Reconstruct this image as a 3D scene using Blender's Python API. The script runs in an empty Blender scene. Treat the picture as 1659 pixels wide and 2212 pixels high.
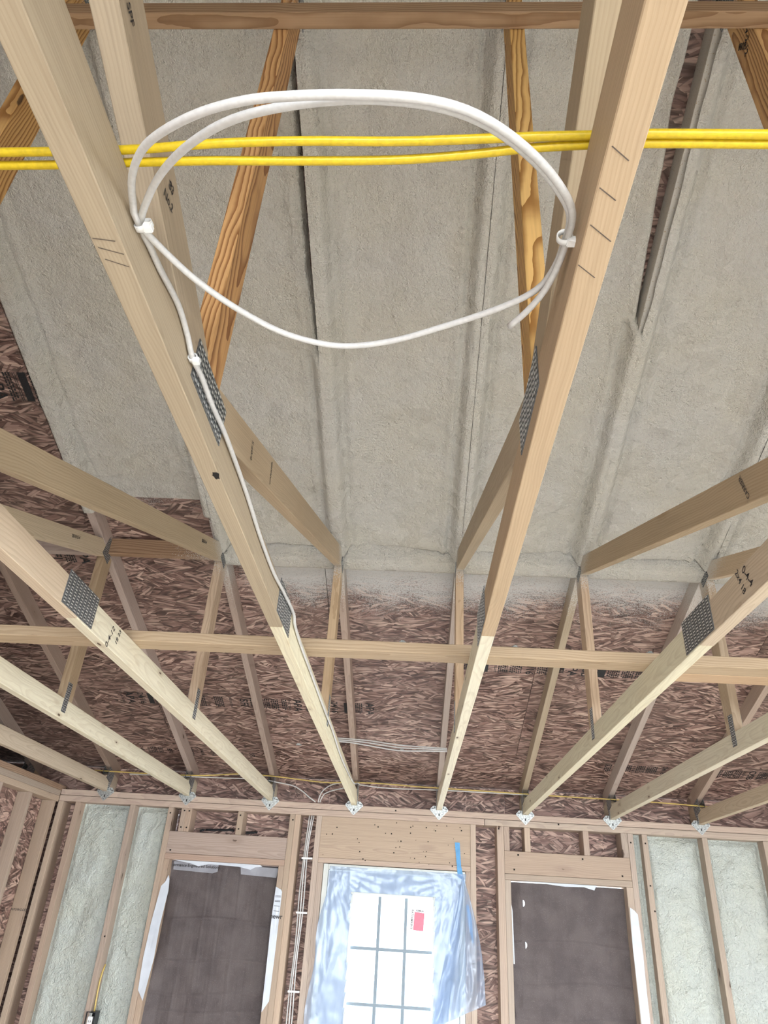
import bpy, bmesh, math, random
from mathutils import Vector, Matrix, noise

random.seed(7)
sc = bpy.context.scene
col = sc.collection

# ------------------------------------------------------------------ camera
# metres; z = 0 is the underside of the bottom chords, floor at -2.44
cam = bpy.data.cameras.new('camera')
cam_o = bpy.data.objects.new('camera', cam); col.objects.link(cam_o)
cR = Vector((0.99801528, 0.02792848, 0.05644022))
cU = Vector((-0.03460235, -0.50562174, 0.8620611))
cF = Vector((-0.05261346, 0.86230311, 0.50365183))
cam_o.matrix_world = Matrix(((cR.x, cU.x, -cF.x, 0.40754), (cR.y, cU.y, -cF.y, 0.0),
                             (cR.z, cU.z, -cF.z, -0.72077), (0, 0, 0, 1)))
cam.sensor_fit = 'HORIZONTAL'; cam.sensor_width = 36; cam.lens = 33.011
cam.clip_start = 0.05; cam.clip_end = 200
sc.camera = cam_o

# ------------------------------------------------------------------ world and light
w = bpy.data.worlds.new('world'); sc.world = w; w.use_nodes = True
bg = w.node_tree.nodes['Background']
bg.inputs['Color'].default_value = (0.86, 0.93, 1.0, 1)
bg.inputs['Strength'].default_value = 2.0

FLOOR_Z = -2.44
def area(name, loc, target, sx, sy, power, color, spread=math.pi):
    L = bpy.data.lights.new(name, 'AREA'); L.shape = 'RECTANGLE'
    L.size = sx; L.size_y = sy; L.energy = power; L.color = color; L.spread = spread
    o = bpy.data.objects.new(name, L); col.objects.link(o)
    o.location = loc
    o.rotation_euler = (Vector(target) - Vector(loc)).to_track_quat('-Z', 'Y').to_euler()
    return o
# daylight in the big openings behind and to the right of the camera, and outside the glazed door
area('daylight_back_opening', (1.2, -3.35, -0.95), (1.2, 0.3, FLOOR_Z - 0.3), 5.0, 1.4, 330, (0.90, 0.95, 1.0), 1.9)
area('daylight_right_opening', (5.85, 1.4, -0.95), (2.2, 2.6, FLOOR_Z - 0.3), 4.6, 1.4, 160, (0.90, 0.95, 1.0), 1.7)
area('daylight_outside_door', (0.31, 7.4, 0.9), (0.31, 5.4, -1.1), 2.4, 1.8, 6500, (0.78, 0.89, 1.0))

sc.view_settings.view_transform = 'Standard'
sc.view_settings.look = 'None'
sc.view_settings.gamma = 1.0
sc.view_settings.use_curve_mapping = False
sc.view_settings.exposure = -0.1
sc.cycles.use_denoising = True
sc.cycles.max_bounces = 5
sc.cycles.diffuse_bounces = 3
sc.cycles.glossy_bounces = 2
sc.cycles.use_adaptive_sampling = True
sc.cycles.adaptive_threshold = 0.1
sc.cycles.adaptive_min_samples = 12
sc.cycles.transparent_max_bounces = 12

# ------------------------------------------------------------------ constants
S = 0.6096                      # truss spacing
YW = 5.427                      # room face of the far wall
RID = 0.98                      # ridge line
M = 0.322                       # roof slope
def zl(y):                      # underside of the top chord
    return 0.118 + M * (5.5 - (y if y > RID else 2 * RID - y))
TV = 0.0935
def zd(y): return zl(y) + TV    # underside of the roof deck
def TX(i): return (i - 4) * S
FLOOR = -2.44

# ------------------------------------------------------------------ node helper
class NT:
    def __init__(s, name):
        s.m = bpy.data.materials.new(name); s.m.use_nodes = True
        s.t = s.m.node_tree; s.t.nodes.clear()
        s.out = s.t.nodes.new('ShaderNodeOutputMaterial')
    def n(s, typ, ins=None, **props):
        nd = s.t.nodes.new('ShaderNode' + typ)
        for k, v in props.items(): setattr(nd, k, v)
        for k, v in (ins or {}).items(): s.set(nd.inputs[k], v)
        return nd
    def set(s, inp, v):
        if isinstance(v, bpy.types.NodeSocket): s.t.links.new(v, inp)
        else:
            if isinstance(v, tuple) and inp.type == 'RGBA' and len(v) == 3: v = v + (1,)
            inp.default_value = v
    def math(s, op, a, b=0.0, c=None, clamp=False):
        nd = s.n('Math', operation=op); nd.use_clamp = clamp
        s.set(nd.inputs[0], a); s.set(nd.inputs[1], b)
        if c is not None: s.set(nd.inputs[2], c)
        return nd.outputs[0]
    def vmath(s, op, a, b):
        nd = s.n('VectorMath', operation=op); s.set(nd.inputs[0], a); s.set(nd.inputs[1], b)
        return nd.outputs[0]
    def mix(s, f, a, b, blend='MIX'):
        nd = s.n('Mix', data_type='RGBA', blend_type=blend)
        s.set(nd.inputs[0], f); s.set(nd.inputs[6], a); s.set(nd.inputs[7], b)
        return nd.outputs[2]
    def ramp(s, f, lo, hi, a=0.0, b=1.0):
        nd = s.n('MapRange', interpolation_type='SMOOTHSTEP')
        s.set(nd.inputs[0], f)
        for i, v in enumerate((lo, hi, a, b)): s.set(nd.inputs[i + 1], v)
        return nd.outputs[0]
    def noise(s, vec, scale, detail=3.0, rough=0.5, dist=0.0):
        nd = s.n('TexNoise', {'Vector': vec, 'Scale': scale, 'Detail': detail, 'Roughness': rough, 'Distortion': dist})
        return nd.outputs[0]
    def mapping(s, vec, scale=(1, 1, 1), rot=(0, 0, 0), loc=(0, 0, 0)):
        nd = s.n('Mapping', {'Vector': vec, 'Location': loc, 'Rotation': rot, 'Scale': scale})
        return nd.outputs[0]
    def bump(s, h, strength=0.3, dist=0.01, prev=None):
        nd = s.n('Bump', {'Height': h, 'Strength': strength, 'Distance': dist})
        if prev is not None: s.set(nd.inputs['Normal'], prev)
        return nd.outputs[0]
    def finish(s, color, rough=0.6, metal=0.0, normal=None, spec=0.5, **kw):
        p = s.n('BsdfPrincipled', {'Base Color': color, 'Roughness': rough, 'Metallic': metal, 'Specular IOR Level': spec})
        for k, v in kw.items(): s.set(p.inputs[k], v)
        if normal is not None: s.set(p.inputs['Normal'], normal)
        s.t.links.new(p.outputs[0], s.out.inputs[0])
        return s.m

def overspray(N, c):
    """specks of spray foam that landed close under the foam"""
    pos = N.n('NewGeometry').outputs['Position']
    sp = N.n('SeparateXYZ', {0: pos})
    ay = N.math('ABSOLUTE', N.math('SUBTRACT', sp.outputs[1], RID))
    zlow = N.math('SUBTRACT', 0.118 + M * (5.5 - RID), N.math('MULTIPLY', ay, M))
    d = N.math('SUBTRACT', zlow, sp.outputs[2])
    near = N.ramp(d, 0.0, 0.22, 1.0, 0.0)
    near = N.math('MULTIPLY', near, N.ramp(sp.outputs[1], 3.25, 3.75, 1.0, 0.0))
    near = N.math('MULTIPLY', near, N.ramp(sp.outputs[0], -1.1, -0.45, 0.0, 1.0))
    nz = N.noise(pos, 210.0, 2.0)
    th = N.math('SUBTRACT', 0.78, N.math('MULTIPLY', near, 0.42))
    f = N.math('MULTIPLY', N.math('GREATER_THAN', nz, th), N.math('GREATER_THAN', near, 0.02))
    return N.mix(N.math('MULTIPLY', f, 0.75), c, (0.62, 0.6, 0.56))

def wood(name, light, dark, contrast=0.5, ring=46.0, knots=0.5, tilt=0.02, spray=True, rough=0.62, vary=0.16, stain=0.35, kscale=1.0):
    N = NT(name)
    co = N.n('TexCoord').outputs['Object']
    rnd = N.n('ObjectInfo').outputs['Random']
    r2 = N.math('FRACT', N.math('MULTIPLY', rnd, 17.31)); r3 = N.math('FRACT', N.math('MULTIPLY', rnd, 91.7))
    off = N.n('CombineXYZ', {0: N.math('MULTIPLY', rnd, 53.0),
                             1: N.math('MULTIPLY', N.math('SUBTRACT', r2, 0.5), 0.12),
                             2: N.math('ADD', N.math('MULTIPLY', r3, 0.06), 0.02)}).outputs[0]
    p = N.vmath('ADD', co, off)
    pr = N.mapping(p, rot=(0, tilt, tilt * 0.7))
    # slow wander of the pith along the board
    wn = N.n('TexNoise', {'Vector': N.mapping(p, (1.1, 3, 3)), 'Scale': 2.2, 'Detail': 2.0}).outputs['Color']
    wv = N.vmath('MULTIPLY', N.vmath('SUBTRACT', wn, (0.5, 0.5, 0.5)), (0.0, 0.055, 0.055))
    # the offset along x would swing the tilted pith away: keep y/z of the tilted board only
    sep = N.n('SeparateXYZ', {0: co})
    tl = N.n('CombineXYZ', {0: N.math('MULTIPLY', sep.outputs[0], 0.0),
                            1: N.math('MULTIPLY', sep.outputs[0], tilt), 2: N.math('MULTIPLY', sep.outputs[0], tilt * 0.6)}).outputs[0]
    offyz = N.vmath('MULTIPLY', off, (0, 1, 1))
    q = N.vmath('ADD', N.vmath('ADD', N.vmath('ADD', co, offyz), tl), wv)
    wave = N.n('TexWave', {'Vector': q, 'Scale': ring, 'Distortion': 1.2, 'Detail': 2.0, 'Detail Scale': 0.6},
               wave_type='RINGS', rings_direction='X', wave_profile='SAW').outputs['Fac']
    band = N.ramp(wave, 0.35, 1.0)
    fib = N.noise(N.mapping(p, (3, 160, 160)), 1.0, 3.0, 0.6)
    big = N.noise(N.mapping(p, (1.5, 6, 6)), 1.0, 2.0)
    c = N.mix(N.math('MULTIPLY', band, contrast), light, dark)
    c = N.mix(N.math('MULTIPLY', N.ramp(fib, 0.35, 0.75), 0.22), c, tuple(x * 0.62 for x in dark))
    c = N.mix(N.math('MULTIPLY', N.ramp(big, 0.45, 0.75), stain), c, tuple(0.5 * (a + b) for a, b in zip(light, dark)))
    # knots
    if knots > 0:
        kv = N.n('TexVoronoi', {'Vector': N.mapping(p, (2.6 * kscale, 7.5 * kscale, 7.5 * kscale)), 'Scale': 1.0, 'Randomness': 1.0}).outputs['Distance']
        kn = N.noise(p, 60.0, 2.0)
        kd = N.math('ADD', kv, N.math('MULTIPLY', N.math('SUBTRACT', kn, 0.5), 0.06))
        halo = N.ramp(kd, 0.10, 0.24, 1.0, 0.0); core = N.ramp(kd, 0.055, 0.085, 1.0, 0.0)
        c = N.mix(N.math('MULTIPLY', halo, 0.45 * knots), c, dark)
        c = N.mix(N.math('MULTIPLY', core, 0.9 * min(1, knots * 1.5)), c, (0.07, 0.035, 0.018))
    # board to board variation
    hv = N.n('HueSaturation', {'Hue': N.math('ADD', 0.494, N.math('MULTIPLY', r2, 0.012)),
                               'Saturation': N.math('ADD', 1.0 - vary, N.math('MULTIPLY', r3, 2 * vary)),
                               'Value': N.math('ADD', 1.0 - vary * 0.8, N.math('MULTIPLY', rnd, 1.6 * vary)),
                               'Fac': 1.0, 'Color': c}).outputs[0]
    if spray: hv = overspray(N, hv)
    return N.finish(hv, rough, spec=0.3)

def osb(name, bright=1.0, mist=False, along='x'):
    N = NT(name)
    co = N.n('TexCoord').outputs['Object']
    rnd = N.n('ObjectInfo').outputs['Random']
    p = N.vmath('ADD', co, N.n('CombineXYZ', {0: N.math('MULTIPLY', rnd, 31.0), 1: N.math('MULTIPLY', rnd, 17.0), 2: 0.0}).outputs[0])
    p = N.vmath('MULTIPLY', p, (1, 1, 0.2))
    dn = N.n('TexNoise', {'Vector': p, 'Scale': 6.0, 'Detail': 1.0}).outputs['Color']
    pd = N.vmath('ADD', p, N.vmath('MULTIPLY', N.vmath('SUBTRACT', dn, (0.5, 0.5, 0.5)), (0.03, 0.03, 0)))
    def flakes(cell, spread, sx, sy, loc):
        # patches of strands: each patch has its own direction
        g = N.n('TexVoronoi', {'Vector': N.mapping(pd, (cell, cell * 2.2, 0), (0, 0, 0), loc), 'Scale': 1.0, 'Randomness': 1.0}, voronoi_dimensions='2D')
        gs = N.n('SeparateColor', {0: g.outputs['Color']})
        ang = N.math('MULTIPLY', N.math('SUBTRACT', gs.outputs[0], 0.5), spread)
        rv = N.n('VectorRotate', {'Vector': pd, 'Angle': ang}, rotation_type='Z_AXIS').outputs[0]
        a = N.n('TexVoronoi', {'Vector': N.mapping(rv, (sx, sy, 0.0), (0, 0, 0), loc), 'Scale': 1.0, 'Randomness': 1.0}, voronoi_dimensions='2D')
        sep = N.n('SeparateColor', {0: a.outputs['Color']})
        return sep.outputs[0], sep.outputs[1], N.math('ADD', N.math('MULTIPLY', gs.outputs[1], 0.25), a.outputs['Distance'])
    a1, b1, e1 = flakes(5.0, 0.8, 7, 66, (0, 0, 0))
    a2, b2, e2 = flakes(8.0, 1.7, 9, 70, (7, 3, 0))
    m2 = N.math('GREATER_THAN', b2, 0.56)
    def sel(f, a, b):
        return N.math('ADD', N.math('MULTIPLY', a, N.math('SUBTRACT', 1.0, f)), N.math('MULTIPLY', b, f))
    val = sel(m2, a1, a2); edge = sel(m2, e1, e2)
    fine = N.noise(N.mapping(p, (22, 240, 1)), 1.0, 2.0, 0.65)
    val = N.math('ADD', N.math('MULTIPLY', val, 0.75), N.math('MULTIPLY', N.math('SUBTRACT', fine, 0.25), 0.5))
    r = N.n('ValToRGB', {0: val}); cr = r.color_ramp
    cols = [(0.0, (0.060, 0.032, 0.026)), (0.22, (0.13, 0.073, 0.060)), (0.5, (0.245, 0.155, 0.130)), (0.75, (0.37, 0.255, 0.21)), (1.0, (0.56, 0.42, 0.34))]
    while len(cr.elements) < len(cols): cr.elements.new(0.5)
    for el, (pp, cc) in zip(cr.elements, cols):
        el.position = pp; el.color = tuple(x * bright for x in cc) + (1,)
    ed = N.ramp(edge, 0.45, 0.85, 0.0, 0.75)
    c = N.mix(ed, r.outputs[0], (0.03, 0.016, 0.012))
    bigv = N.noise(p, 2.2, 3.0)
    c = N.mix(N.ramp(bigv, 0.35, 0.7, 0.0, 0.35), c, (0.16, 0.105, 0.085))
    if mist:
        pos = N.n('NewGeometry').outputs['Position']; sp = N.n('SeparateXYZ', {0: pos})
        edge_n = N.noise(N.mapping(pos, (3.0, 3.0, 0.0)), 1.0, 3.0)
        y = N.math('ADD', sp.outputs[1], N.math('MULTIPLY', N.math('SUBTRACT', edge_n, 0.5), 0.45))
        f1 = N.ramp(y, 3.22, 4.0, 1.0, 0.0)
        f1 = N.math('MULTIPLY', f1, N.ramp(sp.outputs[0], -0.75, -0.35, 0.0, 1.0))
        f1 = N.math('MULTIPLY', f1, N.ramp(sp.outputs[1], 2.7, 3.0, 0.0, 1.0))
        f2 = N.ramp(y, 2.75, 3.2, 1.0, 0.0)
        f2 = N.math('MULTIPLY', f2, N.ramp(sp.outputs[0], -1.45, -1.15, 0.0, 0.75))
        f2 = N.math('MULTIPLY', f2, N.ramp(sp.outputs[0], -0.66, -0.6, 1.0, 0.0))
        f = N.math('MAXIMUM', f1, f2)
        sn = N.noise(N.vmath('MULTIPLY', pos, (1, 1, 1)), 150.0, 3.0, 0.6)
        ff = N.ramp(N.math('ADD', sn, N.math('MULTIPLY', N.math('SUBTRACT', f, 0.5), 0.75)), 0.36, 0.78)
        ff = N.math('MULTIPLY', ff, N.math('GREATER_THAN', f, 0.01))
        c = N.mix(N.math('MULTIPLY', ff, 0.93), c, (0.56, 0.55, 0.53))
    nrm = N.bump(fine, 0.5, 0.004)
    return N.finish(c, 0.5, normal=nrm, spec=0.4)

def foam_mat(name, tint=(0.66, 0.635, 0.585), coarse=1.0, rough=0.27, warp=0.0, amt=1.0):
    N = NT(name)
    pos = N.n('NewGeometry').outputs['Position']
    b1 = N.noise(pos, 3.2, 3.0); b2 = N.noise(pos, 11.0, 2.0)
    c = N.mix(N.ramp(b1, 0.2, 0.8), tint, tuple(x * k for x, k in zip(tint, (1.0, 0.975, 0.9))))
    c = N.mix(N.ramp(b2, 0.3, 0.8, 0, 0.2), c, tuple(x * 0.86 for x in tint))
    pits = N.noise(pos, 320.0, 2.0)
    c = N.mix(N.ramp(pits, 0.60, 0.72, 0, 0.45), c, tuple(x * 0.5 for x in tint))
    n1 = N.noise(pos, 16.0 * coarse, 2.0, 0.5, warp)
    n2 = N.noise(pos, 80.0 * coarse, 2.0, 0.55, warp)
    n3 = N.noise(pos, 210.0 * coarse, 2.0, 0.6)
    hh = N.math('ADD', N.math('MULTIPLY', n1, 0.7), N.math('ADD', N.math('MULTIPLY', n2, 0.42), N.math('MULTIPLY', n3, 0.24)))
    nrm = N.bump(hh, amt, 0.030)
    rr = N.ramp(N.noise(pos, 7.0, 2.0), 0.3, 0.7, rough - 0.08, rough + 0.14)
    return N.finish(c, rr, normal=nrm, spec=0.5)

def plain(name, color, rough=0.5, metal=0.0, nscale=40.0, namt=0.12, bump=0.0, spec=0.5, **kw):
    N = NT(name)
    co = N.n('TexCoord').outputs['Object']
    nz = N.noise(co, nscale, 3.0)
    c = N.mix(N.ramp(nz, 0.3, 0.7), tuple(x * (1 - namt) for x in color), tuple(min(1, x * (1 + namt)) for x in color))
    nrm = N.bump(nz, bump, 0.004) if bump else None
    return N.finish(c, rough, metal, nrm, spec, **kw)

MT = {
    'tan':    wood('lumber_tan', (0.50, 0.392, 0.265), (0.33, 0.228, 0.14), 0.26, 66, 0.5),
    'pale':   wood('lumber_pale', (0.79, 0.73, 0.56), (0.52, 0.42, 0.28), 0.26, 52, 1.0, stain=0.3, kscale=1.9),
    'cream':  wood('lumber_cream', (0.57, 0.46, 0.325), (0.37, 0.265, 0.165), 0.36, 44, 0.8),
    'orange': wood('lumber_orange', (0.70, 0.42, 0.165), (0.29, 0.125, 0.035), 1.0, 36, 0.8, tilt=0.05, vary=0.05, stain=0.15),
    'grey':   wood('lumber_greyed', (0.47, 0.375, 0.315), (0.29, 0.21, 0.165), 0.35, 48, 0.6),
    'stud':   wood('lumber_stud', (0.49, 0.385, 0.30), (0.30, 0.215, 0.183), 0.35, 44, 0.7, spray=False),
    'header': wood('lumber_header', (0.43, 0.32, 0.265), (0.27, 0.185, 0.145), 0.45, 34, 0.9, spray=False),
    'brace':  wood('lumber_brace', (0.58, 0.435, 0.29), (0.35, 0.23, 0.135), 0.5, 36, 0.6),
    'brown':  wood('lumber_brown', (0.42, 0.285, 0.185), (0.21, 0.12, 0.065), 0.7, 30, 0.6),
    'osb':    osb('strand_board_roof', 1.36, True),
    'osbw':   osb('strand_board_wall', 1.6),
    'foam':   foam_mat('spray_foam_roof'),
    'foamw':  foam_mat('spray_foam_wall', (0.56, 0.60, 0.565), 0.6, 0.22, 0.8, 1.0),
    'galv':   plain('galvanised_steel', (0.46, 0.48, 0.47), 0.45, 0.75, 90, 0.25),
    'plate':  plain('plate_steel', (0.20, 0.21, 0.22), 0.5, 0.7, 120, 0.3),
    'tooth':  plain('plate_teeth', (0.70, 0.70, 0.68), 0.45, 0.6, 120, 0.2),
    'slot':   plain('slot_dark', (0.03, 0.03, 0.03), 0.8),
    'yellow': plain('yellow_jacket', (0.66, 0.47, 0.012), 0.36, 0, 160, 0.08, 0.1),
    'dyellow': plain('yellow_jacket_faded', (0.62, 0.46, 0.14), 0.45, 0, 160, 0.08),
    'white':  plain('white_jacket', (0.60, 0.59, 0.575), 0.38, 0, 160, 0.05, 0.08),
    'nylon':  plain('white_nylon', (0.86, 0.86, 0.85), 0.35, 0, 60, 0.03),
    'ink':    plain('stamp_ink', (0.035, 0.03, 0.03), 0.7, 0, 300, 0.4),
    'inkosb': plain('panel_print', (0.02, 0.02, 0.022), 0.6, 0, 200, 0.4),
    'pencil': plain('pencil_line', (0.12, 0.09, 0.07), 0.7),
    'brownsheet': None, 'wrap': plain('house_wrap', (0.60, 0.64, 0.70), 0.45, 0, 14, 0.05, 0.2),
    'wraptorn': plain('wrap_film', (0.30, 0.30, 0.33), 0.4, 0, 14, 0.1, 0.2),
    'door':   plain('door_paint', (0.56, 0.60, 0.66), 0.42, 0, 10, 0.03),
    'jamb':   plain('door_jamb_primer', (0.66, 0.68, 0.64), 0.5, 0, 10, 0.04),
    'muntin': plain('muntin_bar', (0.16, 0.21, 0.25), 0.4, 0, 10, 0.03),
    'tape':   plain('blue_tape', (0.08, 0.30, 0.58), 0.5, 0, 30, 0.1),
    'red':    plain('sticker_red', (0.75, 0.16, 0.22), 0.5, 0, 30, 0.05),
    'paper':  plain('sticker_paper', (0.85, 0.84, 0.84), 0.5, 0, 30, 0.03),
    'black':  plain('black_plastic', (0.015, 0.016, 0.02), 0.35, 0, 30, 0.1),
    'floor':  plain('subfloor', (0.64, 0.575, 0.49), 0.7, 0, 3, 0.1),
    'drywall': plain('bare_wall', (0.62, 0.60, 0.56), 0.8, 0, 3, 0.05),
    'tar':    plain('sealant_black', (0.02, 0.022, 0.025), 0.35, 0, 80, 0.2),
    'lightstop':   plain('light_stop_black', (0.02, 0.02, 0.02), 0.9),  # for the added sheets that block light above the deck
    'hole':   plain('knot_hole', (0.012, 0.008, 0.006), 0.9),
}
def brown_sheet_mat():
    N = NT('brown_sheet')
    co = N.n('TexCoord').outputs['Object']
    nz = N.noise(co, 9.0, 4.0); fz = N.noise(co, 260.0, 2.0)
    c = N.mix(N.ramp(nz, 0.3, 0.7), (0.088, 0.071, 0.071), (0.122, 0.100, 0.098))
    c = N.mix(N.ramp(fz, 0.55, 0.75, 0, 0.3), c, (0.30, 0.26, 0.25))
    nrm = N.bump(N.noise(N.mapping(co, (60, 6, 4)), 1.0, 3.0), 0.35, 0.006)
    return N.finish(c, 0.65, normal=nrm, spec=0.3)
MT['brownsheet'] = brown_sheet_mat()
def plastic_mat():
    N = NT('plastic_film')
    tr = N.n('BsdfTransparent', {'Color': (0.93, 0.96, 1.0, 1)})
    co = N.n('TexCoord').outputs['Object']
    nrm = N.bump(N.noise(N.mapping(co, (14, 14, 4)), 1.0, 3.0, 0.6, 1.0), 0.18, 0.02)
    df = N.n('BsdfDiffuse', {'Color': (0.42, 0.54, 0.74, 1), 'Normal': nrm})
    tl = N.n('BsdfTranslucent', {'Color': (0.42, 0.56, 0.78, 1), 'Normal': nrm})
    gl = N.n('BsdfGlossy', {'Color': (0.9, 0.95, 1, 1), 'Roughness': 0.22, 'Normal': nrm})
    m1 = N.n('MixShader', {0: 0.4, 1: df.outputs[0], 2: tl.outputs[0]})
    m2 = N.n('MixShader', {0: 0.07, 1: m1.outputs[0], 2: gl.outputs[0]})
    m3 = N.n('MixShader', {0: 0.5, 1: tr.outputs[0], 2: m2.outputs[0]})
    N.t.links.new(m3.outputs[0], N.out.inputs[0]); return N.m
MT['plastic'] = plastic_mat()
def glass_mat():
    N = NT('window_glass')
    tr = N.n('BsdfTransparent', {'Color': (0.97, 0.98, 0.98, 1)})
    gl = N.n('BsdfGlossy', {'Color': (1, 1, 1, 1), 'Roughness': 0.02})
    m = N.n('MixShader', {0: 0.05, 1: tr.outputs[0], 2: gl.outputs[0]})
    N.t.links.new(m.outputs[0], N.out.inputs[0]); return N.m
MT['glass'] = glass_mat()

# ------------------------------------------------------------------ object helpers
def link(name, me, mat, parent=None, matrix=None):
    o = bpy.data.objects.new(name, me); col.objects.link(o)
    if mat is not None and len(me.materials) == 0:
        for mm in (mat if isinstance(mat, (list, tuple)) else [mat]): me.materials.append(MT[mm] if isinstance(mm, str) else mm)
    if parent is not None: o.parent = parent
    if matrix is not None: o.matrix_local = matrix
    return o
def empty(name, loc=(0, 0, 0)):
    o = bpy.data.objects.new(name, None); col.objects.link(o); o.location = loc; o.empty_display_size = 0.1
    return o
def tag(o, label, cat=None, group=None, kind=None):
    o['label'] = label
    if cat: o['category'] = cat
    if group: o['group'] = group
    if kind: o['kind'] = kind
    return o
def bm_mesh(bm, name, smooth=False):
    me = bpy.data.meshes.new(name); bm.normal_update(); bm.to_mesh(me); bm.free()
    if smooth:
        for f in me.polygons: f.use_smooth = True
    return me
def add_box(bm, lo, hi, mi=0):
    vs = [bm.verts.new((x, y, z)) for x in (lo[0], hi[0]) for y in (lo[1], hi[1]) for z in (lo[2], hi[2])]
    for f in ((0, 1, 3, 2), (4, 6, 7, 5), (0, 4, 5, 1), (2, 3, 7, 6), (0, 2, 6, 4), (1, 5, 7, 3)):
        fc = bm.faces.new([vs[i] for i in f]); fc.material_index = mi
    return vs
_cache = {}
def box_mesh(sx, sy, sz, mats, bev=0.002):
    """box centred on the origin, length along local x"""
    key = (round(sx, 4), round(sy, 4), round(sz, 4), str(mats), bev)
    if key not in _cache:
        bm = bmesh.new(); add_box(bm, (-sx / 2, -sy / 2, -sz / 2), (sx / 2, sy / 2, sz / 2))
        if bev: bmesh.ops.bevel(bm, geom=bm.edges[:], offset=min(bev, sx / 3, sy / 3, sz / 3), segments=1, affect='EDGES')
        bmesh.ops.recalc_face_normals(bm, faces=bm.faces[:])
        me = bm_mesh(bm, 'box'); me.materials.append(MT[mats]); _cache[key] = me
    return _cache[key]
def box(name, lo, hi, mat, parent=None, along=None, bev=0.002):
    """axis-aligned board between two corners, grain along its longest side"""
    d = [hi[i] - lo[i] for i in range(3)]; c = Vector([(hi[i] + lo[i]) / 2 for i in range(3)])
    a = 'xyz'.index(along) if along else d.index(max(d))
    if a == 0: m = Matrix.Identity(4); s = (d[0], d[1], d[2])
    elif a == 1: m = Matrix.Rotation(math.pi / 2, 4, 'Z'); s = (d[1], d[0], d[2])
    else: m = Matrix.Rotation(-math.pi / 2, 4, 'Y'); s = (d[2], d[1], d[0])
    if parent is not None: c = c - parent.location
    return link(name, box_mesh(*s, mat, bev), None, parent, Matrix.Translation(c) @ m)
def poly_board(name, pts, th, ang, mat, parent, x=0.0, bev=0.0015):
    """board outline in (y, z), extruded th along x; ang = direction of the grain in the y-z plane"""
    cy = sum(p[0] for p in pts) / len(pts); cz = sum(p[1] for p in pts) / len(pts)
    ca, sa = math.cos(ang), math.sin(ang)
    loc = [((p[0] - cy) * ca + (p[1] - cz) * sa, -(p[0] - cy) * sa + (p[1] - cz) * ca) for p in pts]
    key = (name, mat, tuple((round(a, 4), round(b, 4)) for a, b in loc))
    if key not in _cache:
        bm = bmesh.new()
        A = [bm.verts.new((a, th / 2, b)) for a, b in loc]; B = [bm.verts.new((a, -th / 2, b)) for a, b in loc]
        bm.faces.new(A); bm.faces.new(B[::-1]); n = len(pts)
        for i in range(n): bm.faces.new((A[i], B[i], B[(i + 1) % n], A[(i + 1) % n]))
        bmesh.ops.recalc_face_normals(bm, faces=bm.faces[:])
        bmesh.ops.bevel(bm, geom=bm.edges[:], offset=bev, segments=1, affect='EDGES')
        me = bm_mesh(bm, name); me.materials.append(MT[mat]); _cache[key] = me
    # local x -> (0, ca, sa); local z -> (0, -sa, ca); local y -> -X
    m = Matrix(((0, -1, 0, x), (ca, 0, -sa, cy), (sa, 0, ca, cz), (0, 0, 0, 1)))
    return link(name, _cache[key], None, parent, m)
def tube(name, pts, r, mat, parent=None, sides=8, step=0.03, flat=1.0, smooth_pts=True):
    """swept round (or flattened) cable through the points"""
    P = [Vector(p) for p in pts]
    if smooth_pts and len(P) > 2:
        Q = []
        for i in range(len(P) - 1):
            p0 = P[max(i - 1, 0)]; p1 = P[i]; p2 = P[i + 1]; p3 = P[min(i + 2, len(P) - 1)]
            n = max(2, int((p2 - p1).length / step))
            for k in range(n):
                t = k / n
                Q.append(0.5 * ((2 * p1) + (p2 - p0) * t + (2 * p0 - 5 * p1 + 4 * p2 - p3) * t * t + (3 * p1 - p0 - 3 * p2 + p3) * t ** 3))
        Q.append(P[-1]); P = Q
    bm = bmesh.new(); rings = []
    nrm = None
    for i, p in enumerate(P):
        t = (P[min(i + 1, len(P) - 1)] - P[max(i - 1, 0)]).normalized()
        if nrm is None: nrm = t.orthogonal().normalized()
        nrm = (nrm - t * nrm.dot(t)).normalized(); b = t.cross(nrm)
        rings.append([bm.verts.new(p + (nrm * math.cos(a) * r + b * math.sin(a) * r * flat)) for a in [2 * math.pi * k / sides for k in range(sides)]])
    for a, b in zip(rings, rings[1:]):
        for k in range(sides): bm.faces.new((a[k], a[(k + 1) % sides], b[(k + 1) % sides], b[k]))
    bm.faces.new(rings[0][::-1]); bm.faces.new(rings[-1])
    bmesh.ops.recalc_face_normals(bm, faces=bm.faces[:])
    o = link(name, bm_mesh(bm, name, True), mat, parent)
    return o
_txt = {}
def text_mesh(body, size, mat, width=None):
    key = (body, size, mat, width)
    if key not in _txt:
        cu = bpy.data.curves.new('lettering', 'FONT'); cu.body = body; cu.size = size
        cu.align_x = 'CENTER'; cu.align_y = 'CENTER'; cu.extrude = 0.0; cu.offset = size * 0.012
        if width: cu.space_character = width
        o = bpy.data.objects.new('lettering', cu); col.objects.link(o)
        me = bpy.data.meshes.new_from_object(o.evaluated_get(bpy.context.evaluated_depsgraph_get()))
        bpy.data.objects.remove(o); me.materials.clear(); me.materials.append(MT[mat]); _txt[key] = me
    return _txt[key]
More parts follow.
